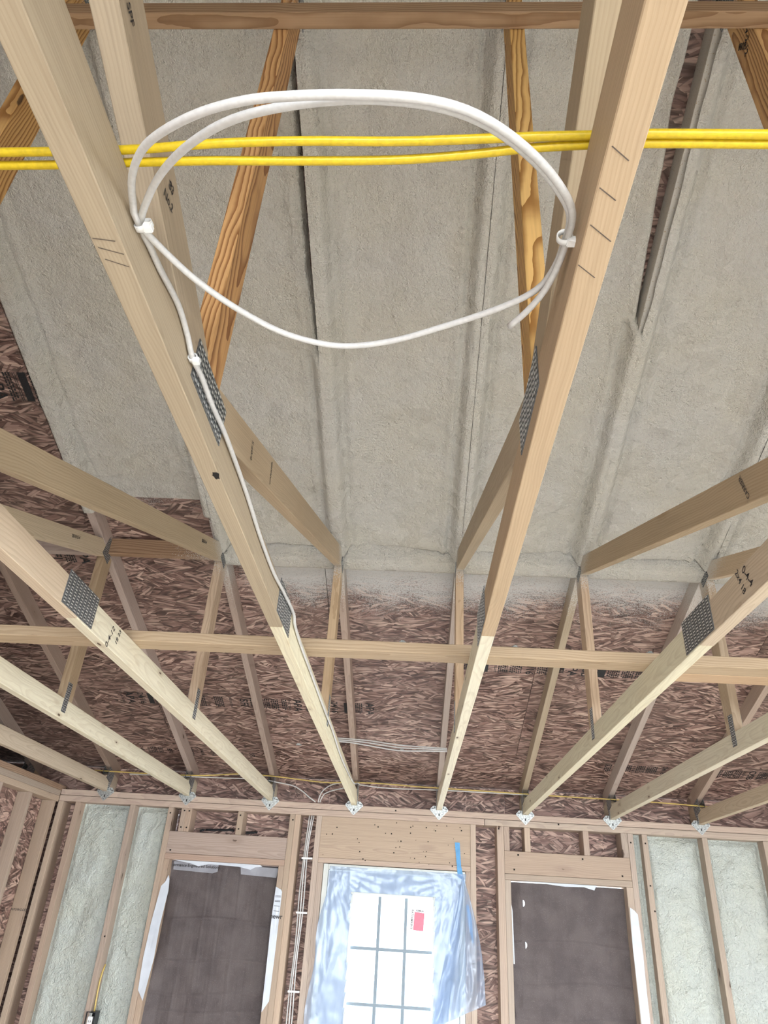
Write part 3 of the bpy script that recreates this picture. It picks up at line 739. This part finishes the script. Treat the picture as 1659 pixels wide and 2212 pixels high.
# ------------------------------------------------------------------ metal tie plates at the wall
def tie_mesh():
    bm = bmesh.new(); hw = 0.0195
    def plate(pts, y, th=0.0016, mi=0):
        A = [bm.verts.new((x, y, z)) for x, z in pts]; B = [bm.verts.new((x, y - th, z)) for x, z in pts]
        bm.faces.new(A).material_index = mi; bm.faces.new(B[::-1]).material_index = mi
        for k in range(len(pts)): bm.faces.new((A[k], B[k], B[(k + 1) % len(pts)], A[(k + 1) % len(pts)])).material_index = mi
    plate([(0, -0.066), (0.006, -0.063), (0.064, -0.004), (0.064, 0.004), (0.044, 0.026), (hw + 0.002, 0.026), (hw + 0.002, -0.0015), (-hw - 0.002, -0.0015), (-hw - 0.002, 0.026), (-0.044, 0.026), (-0.064, 0.004), (-0.064, -0.004), (-0.006, -0.063)], -0.0005)
    for sx in (-1, 1):
        x = sx * (hw + 0.0013)
        add_box(bm, (min(x, x + sx * 0.0015), -0.034, -0.001), (max(x, x + sx * 0.0015), 0.0, 0.060))
        for k in range(4):
            add_box(bm, (min(x + sx * 0.0015, x + sx * 0.0019), -0.030, 0.008 + k * 0.013), (max(x + sx * 0.0015, x + sx * 0.0019), -0.006, 0.011 + k * 0.013), 1)
        # slots and nail heads on the face
        for (px, pz, sw, sh) in [(sx * 0.046, 0.008, 0.009, 0.002), (sx * 0.032, 0.015, 0.002, 0.007)]:
            add_box(bm, (px - sw, -0.0026, pz - sh), (px + sw, -0.0020, pz + sh), 1)
        for (px, pz) in [(sx * 0.050, -0.006), (sx * 0.022, -0.030)]:
            add_box(bm, (px - 0.003, -0.0040, pz - 0.003), (px + 0.003, -0.0020, pz + 0.003), 2)
    add_box(bm, (-0.004, -0.0026, -0.040), (0.004, -0.0020, -0.024), 1); add_box(bm, (-0.003, -0.004, -0.056), (0.003, -0.002, -0.050), 2)
    me = bm_mesh(bm, 'truss_tie')
    for m in ('galv', 'slot', 'plate'): me.materials.append(MT[m])
    return me
tm = tie_mesh()
ordn = ['first', 'second', 'third', 'fourth', 'fifth', 'sixth', 'seventh', 'eighth', 'ninth']
for i in range(1, 9):
    o = link('truss_tie', tm, None); o.location = (TX(i), YW, 0.0)
    tag(o, 'galvanised diamond tie plate on the far wall, %s from the left stud wall' % ordn[i - 1], 'metal tie', 'metal tie plates along the far wall')

# ================================================================== CABLES
CH = [(0.025,0.601,0.055),(0.025,0.636,0.059),(0.025,0.680,0.064),(0.025,0.763,0.079),(0.0255,0.823,0.070),(0.0265,0.854,0.057),(0.0275,0.908,0.062),(0.0275,0.983,0.062),(0.0275,1.068,0.070),(0.026,1.183,0.074),(0.025,1.315,0.072),(0.025,1.478,0.061),(0.025,1.668,0.060),(0.0275,1.836,0.072),(0.0275,2.013,0.084),(0.026,2.069,0.068),(0.025,2.233,0.058),(0.025,2.524,0.056),(0.025,2.814,0.052),(0.0275,3.124,0.047),(0.0275,3.30,0.049),(0.025,3.488,0.049),(0.025,3.800,0.037),(0.025,4.182,0.038),(0.025,4.624,0.052),(0.027,4.957,0.073),(0.03,5.2,0.115),(0.035,5.36,0.133)]
S1 = [(0.027,0.597,0.050),(0.054,0.551,0.040),(0.093,0.500,0.020),(0.146,0.447,-0.010),(0.204,0.406,-0.035),(0.266,0.383,-0.050),(0.330,0.371,-0.060),(0.390,0.374,-0.060),(0.439,0.392,-0.050),(0.483,0.427,-0.030),(0.529,0.482,0.000),(0.567,0.543,0.030),(0.580,0.580,0.045),(0.580,0.612,0.050),(0.576,0.657,0.055),(0.559,0.702,0.060),(0.512,0.742,0.065),(0.433,0.786,0.070),(0.348,0.821,0.070),(0.266,0.833,0.070),(0.188,0.808,0.068),(0.125,0.758,0.065),(0.077,0.700,0.060),(0.047,0.646,0.055),(0.032,0.606,0.050)]
S2 = [(0.027,0.592,0.048),(0.031,0.561,0.045),(0.050,0.513,0.030),(0.081,0.468,0.010),(0.121,0.431,-0.015),(0.175,0.396,-0.040),(0.228,0.375,-0.055),(0.279,0.365,-0.065),(0.331,0.361,-0.070),(0.390,0.364,-0.070),(0.438,0.381,-0.060),(0.482,0.416,-0.040),(0.528,0.470,-0.010),(0.566,0.530,0.020),(0.580,0.569,0.035),(0.581,0.608,0.045),(0.578,0.648,0.047),(0.568,0.692,0.048),(0.550,0.731,0.049),(0.528,0.764,0.050)]
cable = tube('coiled_cable', list(reversed(CH)) + S1[1:-1] + S2, 0.0047, 'white', None, 10, 0.012)
tag(cable, 'white sheathed cable looped in a wide coil between two chords', 'cable')
# grey print running along the jacket of the near arc
def tie_strap(loc, rad, axis, label):
    root = empty('cable_staple', loc); bm = bmesh.new()
    n = 16; a = Vector(axis).normalized(); u = a.orthogonal().normalized(); v = a.cross(u); rings = []
    for k in range(n):
        t = 2 * math.pi * k / n; d = u * math.cos(t) + v * math.sin(t)
        rings.append([bm.verts.new(d * rad + a * 0.004), bm.verts.new(d * (rad + 0.0018) + a * 0.004), bm.verts.new(d * (rad + 0.0018) - a * 0.004), bm.verts.new(d * rad - a * 0.004)])
    for k in range(n):
        p, q = rings[k], rings[(k + 1) % n]
        for j in range(4): bm.faces.new((p[j], q[j], q[(j + 1) % 4], p[(j + 1) % 4]))
    bmesh.ops.recalc_face_normals(bm, faces=bm.faces[:])
    link('strap', bm_mesh(bm, 'strap', True), 'nylon', root)
    bm = bmesh.new(); add_box(bm, (-0.006, -0.006, -0.005), (0.006, 0.006, 0.005)); bmesh.ops.bevel(bm, geom=bm.edges[:], offset=0.0015, segments=2, affect='EDGES')
    h = link('clasp', bm_mesh(bm, 'clasp'), 'nylon', root); h.location = (v * (rad + 0.003) * (-1 if v.z > 0 else 1))
    tag(root, label, 'cable tie', 'white ties holding the coil'); return root
tie_strap((0.032, 0.597, 0.050), 0.0105, (0.2, 0.9, -0.2), 'small white nylon tie holding the coil to the left chord')
tie_strap((0.578, 0.604, 0.047), 0.0085, (0.1, 1, 0.1), 'small white nylon tie holding the coil at the right chord')
tie_strap((0.027, 0.856, 0.058), 0.0062, (0, 1, 0), 'white staple pinning the single cable above the left toothed plate')
Y1 = [(-1.9,0.56,0.095),(-1.22,0.545,0.095),(-0.61,0.535,0.095),(-0.266,0.530,0.095),(-0.141,0.526,0.095),(-0.050,0.524,0.095),(0.040,0.521,0.096),(0.130,0.514,0.097),(0.240,0.509,0.096),(0.359,0.508,0.095),(0.442,0.505,0.095),(0.524,0.501,0.095),(0.589,0.499,0.095),(0.658,0.4965,0.095),(0.795,0.4965,0.095),(0.921,0.4965,0.095),(1.22,0.49,0.095),(2.0,0.49,0.095)]
Y2 = [(-1.9,0.585,0.095),(-1.22,0.57,0.095),(-0.61,0.556,0.095),(-0.277,0.548,0.095),(-0.151,0.544,0.095),(-0.058,0.542,0.095),(0.035,0.538,0.095),(0.125,0.535,0.095),(0.236,0.535,0.096),(0.358,0.532,0.095),(0.443,0.525,0.095),(0.526,0.515,0.095),(0.591,0.5105,0.095),(0.660,0.508,0.095),(0.798,0.508,0.095),(0.925,0.508,0.095),(1.22,0.503,0.095),(2.0,0.503,0.095)]
tag(tube('yellow_cable', Y1, 0.0055, 'yellow', None, 10, 0.02), 'upper of the two yellow cables crossing above the coil', 'cable', 'yellow cables over the chords')
tag(tube('yellow_cable', Y2, 0.0055, 'yellow', None, 10, 0.02), 'lower of the two yellow cables crossing above the coil', 'cable', 'yellow cables over the chords')
# wires along the far wall
YWL = [(-1.918,5.360,0.129),(-1.519,5.360,0.127),(-1.142,5.360,0.133),(-0.838,5.360,0.159),(-0.565,5.360,0.154),(-0.224,5.360,0.133),(-0.024,5.360,0.144),(0.210,5.360,0.146),(0.444,5.360,0.139),(0.642,5.360,0.137),(0.972,5.360,0.133),(1.266,5.360,0.129),(1.558,5.360,0.126),(1.881,5.360,0.125),(2.233,5.360,0.119),(2.517,5.360,0.110)]
tag(tube('wall_wire', YWL, 0.0045, 'dyellow', None, 6, 0.05), 'thin yellow wire strung along the far wall above the tie plates', 'cable', 'wires along the far wall')
WW = [([(-1.658,5.370,0.118),(-1.177,5.370,0.124),(-0.903,5.370,0.128),(-0.700,5.370,0.132),(-0.562,5.370,0.117),(-0.423,5.370,0.093),(-0.322,5.370,0.029),(-0.278,5.40,0.004)], 'white wire sagging along the far wall left of the coil truss tie'),
      ([(0.010,5.374,0.134),(0.211,5.370,0.120),(0.444,5.370,0.122),(0.643,5.374,0.126),(0.940,5.370,0.126),(1.235,5.37,0.126)], 'white wire strung on the far wall above the door'),
      ([(-0.076,5.380,0.144),(-0.159,5.380,0.127),(-0.222,5.380,0.089),(-0.251,5.390,0.041),(-0.259,5.41,0.004)], 'upper white wire curving down to the wall plate left of the door'),
      ([(-0.041,5.392,0.116),(-0.139,5.390,0.092),(-0.220,5.390,0.059),(-0.247,5.41,0.004)], 'lower white wire curving down to the wall plate left of the door')]
for pts, lab in WW: tag(tube('wall_wire', pts, 0.0042, 'white', None, 6, 0.04), lab, 'cable', 'wires along the far wall')
BU = [[(-0.110,4.720,0.309),(-0.009,4.720,0.308),(0.128,4.720,0.303),(0.311,4.720,0.286),(0.491,4.720,0.281),(0.629,4.720,0.279)],
      [(-0.109,4.720,0.298),(-0.008,4.720,0.297),(0.129,4.720,0.289),(0.311,4.720,0.270),(0.492,4.720,0.270),(0.629,4.720,0.270)],
      [(-0.109,4.720,0.288),(-0.007,4.720,0.286),(0.130,4.720,0.271),(0.312,4.720,0.251),(0.492,4.720,0.257),(0.629,4.720,0.260)]]
for pts, lab in zip(BU, ['topmost of three white wires bridging the bay above the door', 'middle of three white wires bridging the bay above the door', 'lowest, sagging of three white wires bridging the bay above the door']):
    tag(tube('bridging_wire', pts, 0.0045, 'white', None, 6, 0.05), lab, 'cable', 'white wires bridging the middle bay')
# bundle in the stud bay left of the door
for k, (x, y, nm) in enumerate([(-0.300, 0.020, 'leftmost'), (-0.286, 0.012, 'middle'), (-0.273, 0.022, 'rightmost')]):
    pts = []
    for j in range(14):
        z = -0.083 - j * 0.17
        pts.append((x - 0.028 + 0.004 * math.sin(j * 1.7 + k) + (0.012 if j < 1 else 0), YW + y, z))
    tag(tube('drop_cable', pts, 0.0048, 'white', None, 6, 0.05), '%s of three white cables running down the bay left of the door' % nm, 'cable', 'white cables dropping beside the door')
for k, (z, nm) in enumerate([(-0.36, 'upper'), (-0.69, 'middle'), (-1.13, 'lower')]):
    o = box('cable_clip', (-0.340, YW - 0.002, z - 0.006), (-0.264, YW + 0.005, z + 0.006), 'nylon'); tag(o, '%s white clip on the cable bundle left of the door' % nm, 'cable clip', 'clips on the cable bundle')

# ================================================================== WINDOWS
def cover_sheet(name, x0, x1, z0, z1, y, parent, holes=(), seed=0.0):
    nx, nz = 90, 180; bm = bmesh.new(); G = []
    for j in range(nz + 1):
        row = []
        for i in range(nx + 1):
            u = i / nx; v = j / nz; x = x0 + (x1 - x0) * u; z = z0 + (z1 - z0) * v
            dy = fbm(x, z, seed, [(3, 0.010), (8, 0.005), (21, 0.0018)])
            for c in (0.22, 0.36, 0.5, 0.66, 0.82): dy -= 0.0028 * math.exp(-((u - c - 0.008 * math.sin(7 * v + c * 9)) / 0.006) ** 2)
            for c in (0.28, 0.44, 0.50, 0.62, 0.77): dy -= 0.006 * math.exp(-((v - c - 0.01 * math.sin(5 * u + c * 7)) / 0.0035) ** 2)
            if u < 0.1: dy += 0.03 * (1 - u / 0.1) * math.sin(9 * v + seed)
            row.append(bm.verts.new((x, y + dy, z)))
        G.append(row)
    F = {}
    for j in range(nz):
        for i in range(nx): F[i, j] = bm.faces.new((G[j][i], G[j][i + 1], G[j + 1][i + 1], G[j + 1][i]))
    for hx, hz, r in holes:
        i0 = int((hx - r * 0.6 - x0) / (x1 - x0) * nx) - 1; i1 = int((hx + r * 1.4 - x0) / (x1 - x0) * nx) + 1
        j0 = int((hz - r - z0) / (z1 - z0) * nz) - 1; j1 = int((hz + r - z0) / (z1 - z0) * nz) + 1
        bmesh.ops.delete(bm, geom=[F[i, j] for i in range(i0, i1 + 1) for j in range(j0, j1 + 1)], context='FACES')
        loop = [G[j0][i] for i in range(i0, i1 + 1)] + [G[j][i1 + 1] for j in range(j0, j1 + 1)] + [G[j1 + 1][i] for i in range(i1 + 1, i0, -1)] + [G[j][i0] for j in range(j1 + 1, j0, -1)]
        yy = sum(v.co.y for v in loop) / len(loop)
        disc = [bm.verts.new((hx + r * math.cos(a) * 0.62, yy, hz + r * math.sin(a))) for a in [-math.pi / 2 + math.pi * k / 10 for k in range(11)]]
        ed = []
        for L in (loop, disc):
            for k in range(len(L)):
                e = bm.edges.get((L[k], L[(k + 1) % len(L)])) or bm.edges.new((L[k], L[(k + 1) % len(L)])); ed.append(e)
        bmesh.ops.triangle_fill(bm, edges=ed, use_beauty=True)
    o = link(name, bm_mesh(bm, name, True), 'brownsheet', parent); o.location = -parent.location
    return o
def sheet_poly(name, pts, y, mat, parent, wav=0.004, seed=0.0):
    """thin loose sheet in the wall plane: outline pts (x, z), 0.6 mm thick, slightly wavy"""
    bm = bmesh.new()
    A = [bm.verts.new((x, 0, z)) for x, z in pts]
    bmesh.ops.triangle_fill(bm, edges=[bm.edges.new((A[k], A[(k + 1) % len(A)])) for k in range(len(A))], use_beauty=True)
    bmesh.ops.subdivide_edges(bm, edges=bm.edges[:], cuts=3, use_grid_fill=True)
    for v in bm.verts: v.co.y = y - abs(wav * (0.6 + noise.noise(Vector((v.co.x * 14, v.co.z * 9, seed)))))
    ret = bmesh.ops.extrude_face_region(bm, geom=bm.faces[:])
    for v in [g for g in ret['geom'] if isinstance(g, bmesh.types.BMVert)]: v.co.y += 0.0006
    bmesh.ops.recalc_face_normals(bm, faces=bm.faces[:])
    o = link(name, bm_mesh(bm, name, False), mat, parent)
    if parent is not None: o.location = -parent.location
    return o
w1 = empty('window_1', (-0.88, YW + 0.1, -1.9)); tag(w1, 'left window opening covered by a creased brown sheet', 'window', kind='structure')
cover_sheet('cover_sheet', -1.267, -0.491, -1.95, -0.418, YW + 0.085, w1, (), 1.0)
sheet_poly('wrap_strip', [(-1.245, -0.425), (-0.925, -0.425), (-0.925, -0.475), (-0.96, -0.487), (-1.24, -0.478)], YW + 0.058, 'wraptorn', w1, 0.003, 4.0)
sheet_poly('wrap_strip', [(-0.77, -0.43), (-0.50, -0.43), (-0.51, -0.49), (-0.76, -0.482)], YW + 0.060, 'wraptorn', w1, 0.003, 5.0)
lettering('ormance Engineered Solutions.', 0.027, 'ink', w1, (-1.075, YW + 0.048, -0.448), (1, 0, 0), (0, -1, 0))
sheet_poly('torn_wrap', [(-1.245, -0.418), (-0.99, -0.418), (-0.63, -0.418), (-0.61, -0.428), (-0.66, -0.435), (-0.69, -0.452), (-0.78, -0.437), (-0.99, -0.433), (-1.06, -0.450), (-1.12, -0.434)], YW + 0.03, 'wrap', w1, 0.004, 6.0)
sheet_poly('wrap_flap', [(-1.247, -0.515), (-1.262, -0.56), (-1.285, -0.585), (-1.305, -0.80), (-1.312, -1.00), (-1.306, -1.18), (-1.262, -1.235), (-1.24, -1.00), (-1.242, -0.82), (-1.228, -0.61), (-1.236, -0.54)], YW - 0.002, 'wrap', w1, 0.005, 7.0)
sheet_poly('wrap_flap', [(-0.494, -0.545), (-0.455, -0.562), (-0.448, -0.575), (-0.448, -0.90), (-0.452, -1.19), (-0.492, -1.25), (-0.496, -0.91), (-0.499, -0.72)], YW - 0.002, 'wrap', w1, 0.004, 8.0)
lettering('newr', 0.040, 'ink', w1, (-0.468, YW - 0.0095, -0.722), (1, 0, 0), (0, -1, 0))
bm = bmesh.new()
for z in (-0.600, -0.607, -0.628, -0.634, -0.66, -0.69):
    add_box(bm, (-0.49, YW - 0.0092, z - 0.0012), (-0.452, YW - 0.0088, z + 0.0012))
o = link('fine_print', bm_mesh(bm, 'fine_print'), 'ink', w1); o.location = -w1.location; o['kind'] = 'stuff'
w2 = empty('window_2', (1.49, YW + 0.1, -1.9)); tag(w2, 'right window opening covered by a creased brown sheet with two bright holes', 'window', kind='structure')
cover_sheet('cover_sheet', 1.100, 1.882, -1.95, -0.424, YW + 0.085, w2, ((1.192, -0.549, 0.021), (1.197, -0.792, 0.019)), 12.0)
sheet_poly('torn_wrap', [(1.156, -0.418), (1.34, -0.418), (1.685, -0.418), (1.668, -0.448), (1.60, -0.432), (1.47, -0.436), (1.33, -0.426)], YW + 0.03, 'wrap', w2, 0.004, 9.0)
sheet_poly('wrap_flap', [(1.886, -0.536), (1.915, -0.555), (1.934, -0.575), (1.940, -0.80), (1.937, -1.0), (1.94, -1.4), (1.885, -1.4), (1.882, -1.0), (1.878, -0.77)], YW - 0.002, 'wrap', w2, 0.005, 10.0)
sheet_poly('wrap_flap', [(1.105, -0.56), (1.112, -0.6), (1.116, -0.9), (1.108, -0.9), (1.104, -0.7)], YW + 0.02, 'wrap', w2, 0.003, 11.0)
sheet_poly('sheet_patch', [(1.11, -0.92), (1.15, -0.925), (1.165, -1.05), (1.16, -1.16), (1.12, -1.20), (1.11, -1.1)], YW + 0.05, 'brownsheet', w2, 0.01, 14.0)

# ================================================================== DOOR
d1 = empty('door_1', (0.31, YW, FLOOR)); tag(d1, 'pale door with a gridded glass light behind plastic film', 'door', kind='structure')
def dbox(name, x0, x1, z0, z1, mat, y0, y1, parent=d1, bev=0.002):
    return box(name, (x0, YW + y0, z0), (x1, YW + y1, z1), mat, parent, None, bev)
dbox('jamb', -0.180, -0.146, FLOOR, -0.386, 'jamb', -0.004, 0.135); dbox('jamb', 0.760, 0.794, FLOOR, -0.386, 'jamb', -0.004, 0.135); dbox('jamb', -0.1455, 0.7595, -0.420, -0.386, 'jamb', -0.004, 0.135)
Y0, Y1d = 0.006, 0.05
GX0, GX1, GZ0, GZ1 = 0.040, 0.578, -1.476, -0.566
dbox('stile', -0.144, GX0 - 0.001, FLOOR + 0.01, -0.424, 'door', Y0, Y1d); dbox('stile', GX1 + 0.001, 0.758, FLOOR + 0.01, -0.424, 'door', Y0, Y1d)
dbox('rail', GX0, GX1, GZ1 + 0.001, -0.424, 'door', Y0, Y1d, bev=0); dbox('rail', GX0, GX1, FLOOR + 0.01, GZ0 - 0.001, 'door', Y0, Y1d, bev=0)
fw = 0.018
lf = dbox('glass_frame', GX0 - fw, GX0, GZ0 - fw, GZ1 + fw, 'jamb', -0.010, 0.0055); dbox('glass_frame', GX1, GX1 + fw, GZ0 - fw, GZ1 + fw, 'jamb', -0.010, 0.0055)
dbox('glass_frame', GX0 + 0.0005, GX1 - 0.0005, GZ1, GZ1 + fw, 'jamb', -0.010, 0.0055); dbox('glass_frame', GX0 + 0.0005, GX1 - 0.0005, GZ0 - fw, GZ0, 'jamb', -0.010, 0.0055)
cx = [GX0 + (GX1 - GX0) * k / 3 for k in range(4)]; cz = [GZ0 + (GZ1 - GZ0) * k / 3 for k in range(4)]
for k in (1, 2):
    dbox('muntin', cx[k] - 0.010, cx[k] + 0.010, GZ0, GZ1, 'muntin', 0.014, 0.024)
    dbox('muntin', GX0, GX1, cz[k] - 0.010, cz[k] + 0.010, 'muntin', 0.0135, 0.0235)
for a in range(3):
    for bb in range(3):
        dbox('pane', cx[a] + 0.001, cx[a + 1] - 0.001, cz[bb] + 0.001, cz[bb + 1] - 0.001, 'glass', 0.030, 0.033, bev=0)
stk = empty('sticker', (0.474, YW + 0.0285, -0.688)); stk.parent = d1; stk.location = Vector((0.474, YW + 0.0285, -0.688)) - d1.location; stk['label'] = 'red and white sticker on the top right pane'
rot = Matrix.Rotation(0.06, 4, 'Y')
def stq(name, x0, x1, z0, z1, mat, dy):
    bm = bmesh.new(); add_box(bm, (x0, dy - 0.0002, z0), (x1, dy + 0.0002, z1)); link(name, bm_mesh(bm, name), mat, stk, rot)
stq('sticker_field', -0.020, 0.048, -0.062, 0.045, 'red', 0.0); stq('sticker_head', -0.020, 0.048, 0.046, 0.062, 'paper', 0.0); stq('sticker_side', -0.052, -0.0205, -0.062, 0.062, 'paper', 0.0)
for body, size, ox, oz, xd in [('THERMASTAR', 0.019, -0.034, 0.0, (0, 0, 1)), ('HUMIDE', 0.014, 0.014, 0.054, (-1, 0, 0))]:
    x = Vector(xd); n = Vector((0, -1, 0)); y = n.cross(x)
    if xd[2]: y = -y
    else: x = Vector((1, 0, 0)); y = Vector((0, 0, 1)); x = -x
    link('lettering', text_mesh(body, size, 'ink'), None, stk, rot @ Matrix(((x.x, y.x, n.x, ox), (x.y, y.y, n.y, -0.0006), (x.z, y.z, n.z, oz), (0, 0, 0, 1))))

# plastic film taped over the door, with a loose flap at the right
pf = empty('plastic_sheet', (0.3, YW - 0.01, -1.2)); tag(pf, 'clear bluish plastic film taped over the door around its glass', 'plastic sheet')
def film(name, fn, nu, nv, skip=None):
    bm = bmesh.new(); G = [[bm.verts.new(fn(i / nu, j / nv)) for i in range(nu + 1)] for j in range(nv + 1)]
    for j in range(nv):
        for i in range(nu):
            c = (G[j][i].co + G[j + 1][i + 1].co) / 2
            if skip and skip(c): continue
            bm.faces.new((G[j][i], G[j][i + 1], G[j + 1][i + 1], G[j + 1][i]))
    bmesh.ops.delete(bm, geom=[v for v in bm.verts if not v.link_faces], context='VERTS')
    o = link(name, bm_mesh(bm, name, True), 'plastic', pf); o.location = -pf.location; return o
def f_body(u, v):
    z = -0.40 - 1.75 * v
    xl = -0.135 - 0.07 * min(1, v * 2.6) + 0.012 * math.sin(v * 23); xr = 0.80 - 0.20 * min(1, v * 1.2)
    x = xl + (xr - xl) * u
    y = YW - 0.020 - 0.006 * math.sin(11 * u + 3 * v) - abs(fbm(x * 2.5, z * 0.8, 3.0, [(3, 0.012), (8, 0.005), (20, 0.002)]))
    # folds fanning out from the two taped corners
    for (px, pz) in ((-0.13, -0.41), (0.78, -0.42)):
        a = math.atan2(z - pz, x - px); r = math.hypot(x - px, z - pz)
        y -= 0.004 * math.sin(a * 38) * math.exp(-r / 0.25)
    return (x, y, z)
film('film_body', f_body, 84, 130, lambda c: GX0 - 0.012 < c.x < GX1 + 0.012 and c.z < GZ1 + 0.012 and c.z > GZ0 - 0.01)
def f_flap(u, v):
    # u across from the door edge to the free edge, v down from the tape
    top = Vector((0.775, 0, -0.405)); bl = Vector((0.585, 0, -1.26)); br = Vector((0.915, 0, -1.125))
    l = top.lerp(bl, v); r = top.lerp(br, v); p = l.lerp(r, u)
    p.x += 0.03 * math.sin(v * 3.0) * (u - 0.2) + 0.05 * u * v * (1 - v)
    y = YW - 0.035 - 0.05 * v * math.sin(math.pi * u) - 0.016 * v * math.sin(u * 11 + 4 * v) - 0.006 * v * math.sin(u * 29 + 9 * v) - 0.022 * v * noise.noise(Vector((u * 9, v * 7, 2)))
    return (p.x, y, p.z)
film('loose_flap', f_flap, 60, 80)
for nm, pts, lab in [('a', [(0.722, -0.205), (0.756, -0.205), (0.766, -0.35), (0.792, -0.455), (0.775, -0.462), (0.745, -0.445), (0.738, -0.36)], 'long strip of blue tape hanging from the door header'),
                     ('b', [(0.798, -0.585), (0.815, -0.58), (0.835, -0.66), (0.848, -0.80), (0.838, -0.80), (0.815, -0.70)], 'short strip of blue tape beside the plastic flap')]:
    o = sheet_poly('blue_tape', pts, YW - (0.003 if nm == 'a' else 0.02), 'tape', None, 0.003 if nm == 'b' else 0.002, 3.0); tag(o, lab, 'tape', 'blue tape strips')

# ================================================================== ELECTRICAL BOX
eb = empty('electrical_box', (-1.575, YW, -1.38)); tag(eb, 'black electrical box with outlet on the stud in the left foam bays', 'electrical box')
bm = bmesh.new()
for lo, hi in [((-0.030, -0.014, -0.07), (-0.026, 0.06, 0.07)), ((0.026, -0.014, -0.07), (0.030, 0.06, 0.07)), ((-0.026, -0.014, 0.066), (0.026, 0.06, 0.07)), ((-0.026, -0.014, -0.07), (0.026, 0.06, -0.066)), ((-0.026, 0.05, -0.066), (0.026, 0.06, 0.066))]: add_box(bm, lo, hi)
link('box_shell', bm_mesh(bm, 'box_shell'), 'black', eb)
bm = bmesh.new(); add_box(bm, (-0.016, -0.010, -0.045), (0.016, 0.02, 0.045)); bmesh.ops.bevel(bm, geom=bm.edges[:], offset=0.003, segments=2, affect='EDGES')
link('outlet', bm_mesh(bm, 'outlet'), 'nylon', eb)
bm = bmesh.new(); add_box(bm, (-0.009, -0.012, 0.046), (0.009, -0.009, 0.064)); link('mounting_ear', bm_mesh(bm, 'mounting_ear'), 'galv', eb)
bm = bmesh.new()
for zc in (0.02, -0.02):
    for sx in (-0.006, 0.006): add_box(bm, (sx - 0.0015, -0.0108, zc - 0.005), (sx + 0.0015, -0.0098, zc + 0.005))
link('socket_slots', bm_mesh(bm, 'socket_slots'), 'slot', eb)
tag(tube('feed_cable', [(-1.572, YW + 0.03, -1.31), (-1.576, YW + 0.03, -1.24), (-1.580, YW + 0.035, -1.16), (-1.581, YW + 0.05, -1.10), (-1.581, YW + 0.075, -1.06)], 0.005, 'dyellow', None, 6), 'short yellow cable entering the top of the black electrical box', 'cable')
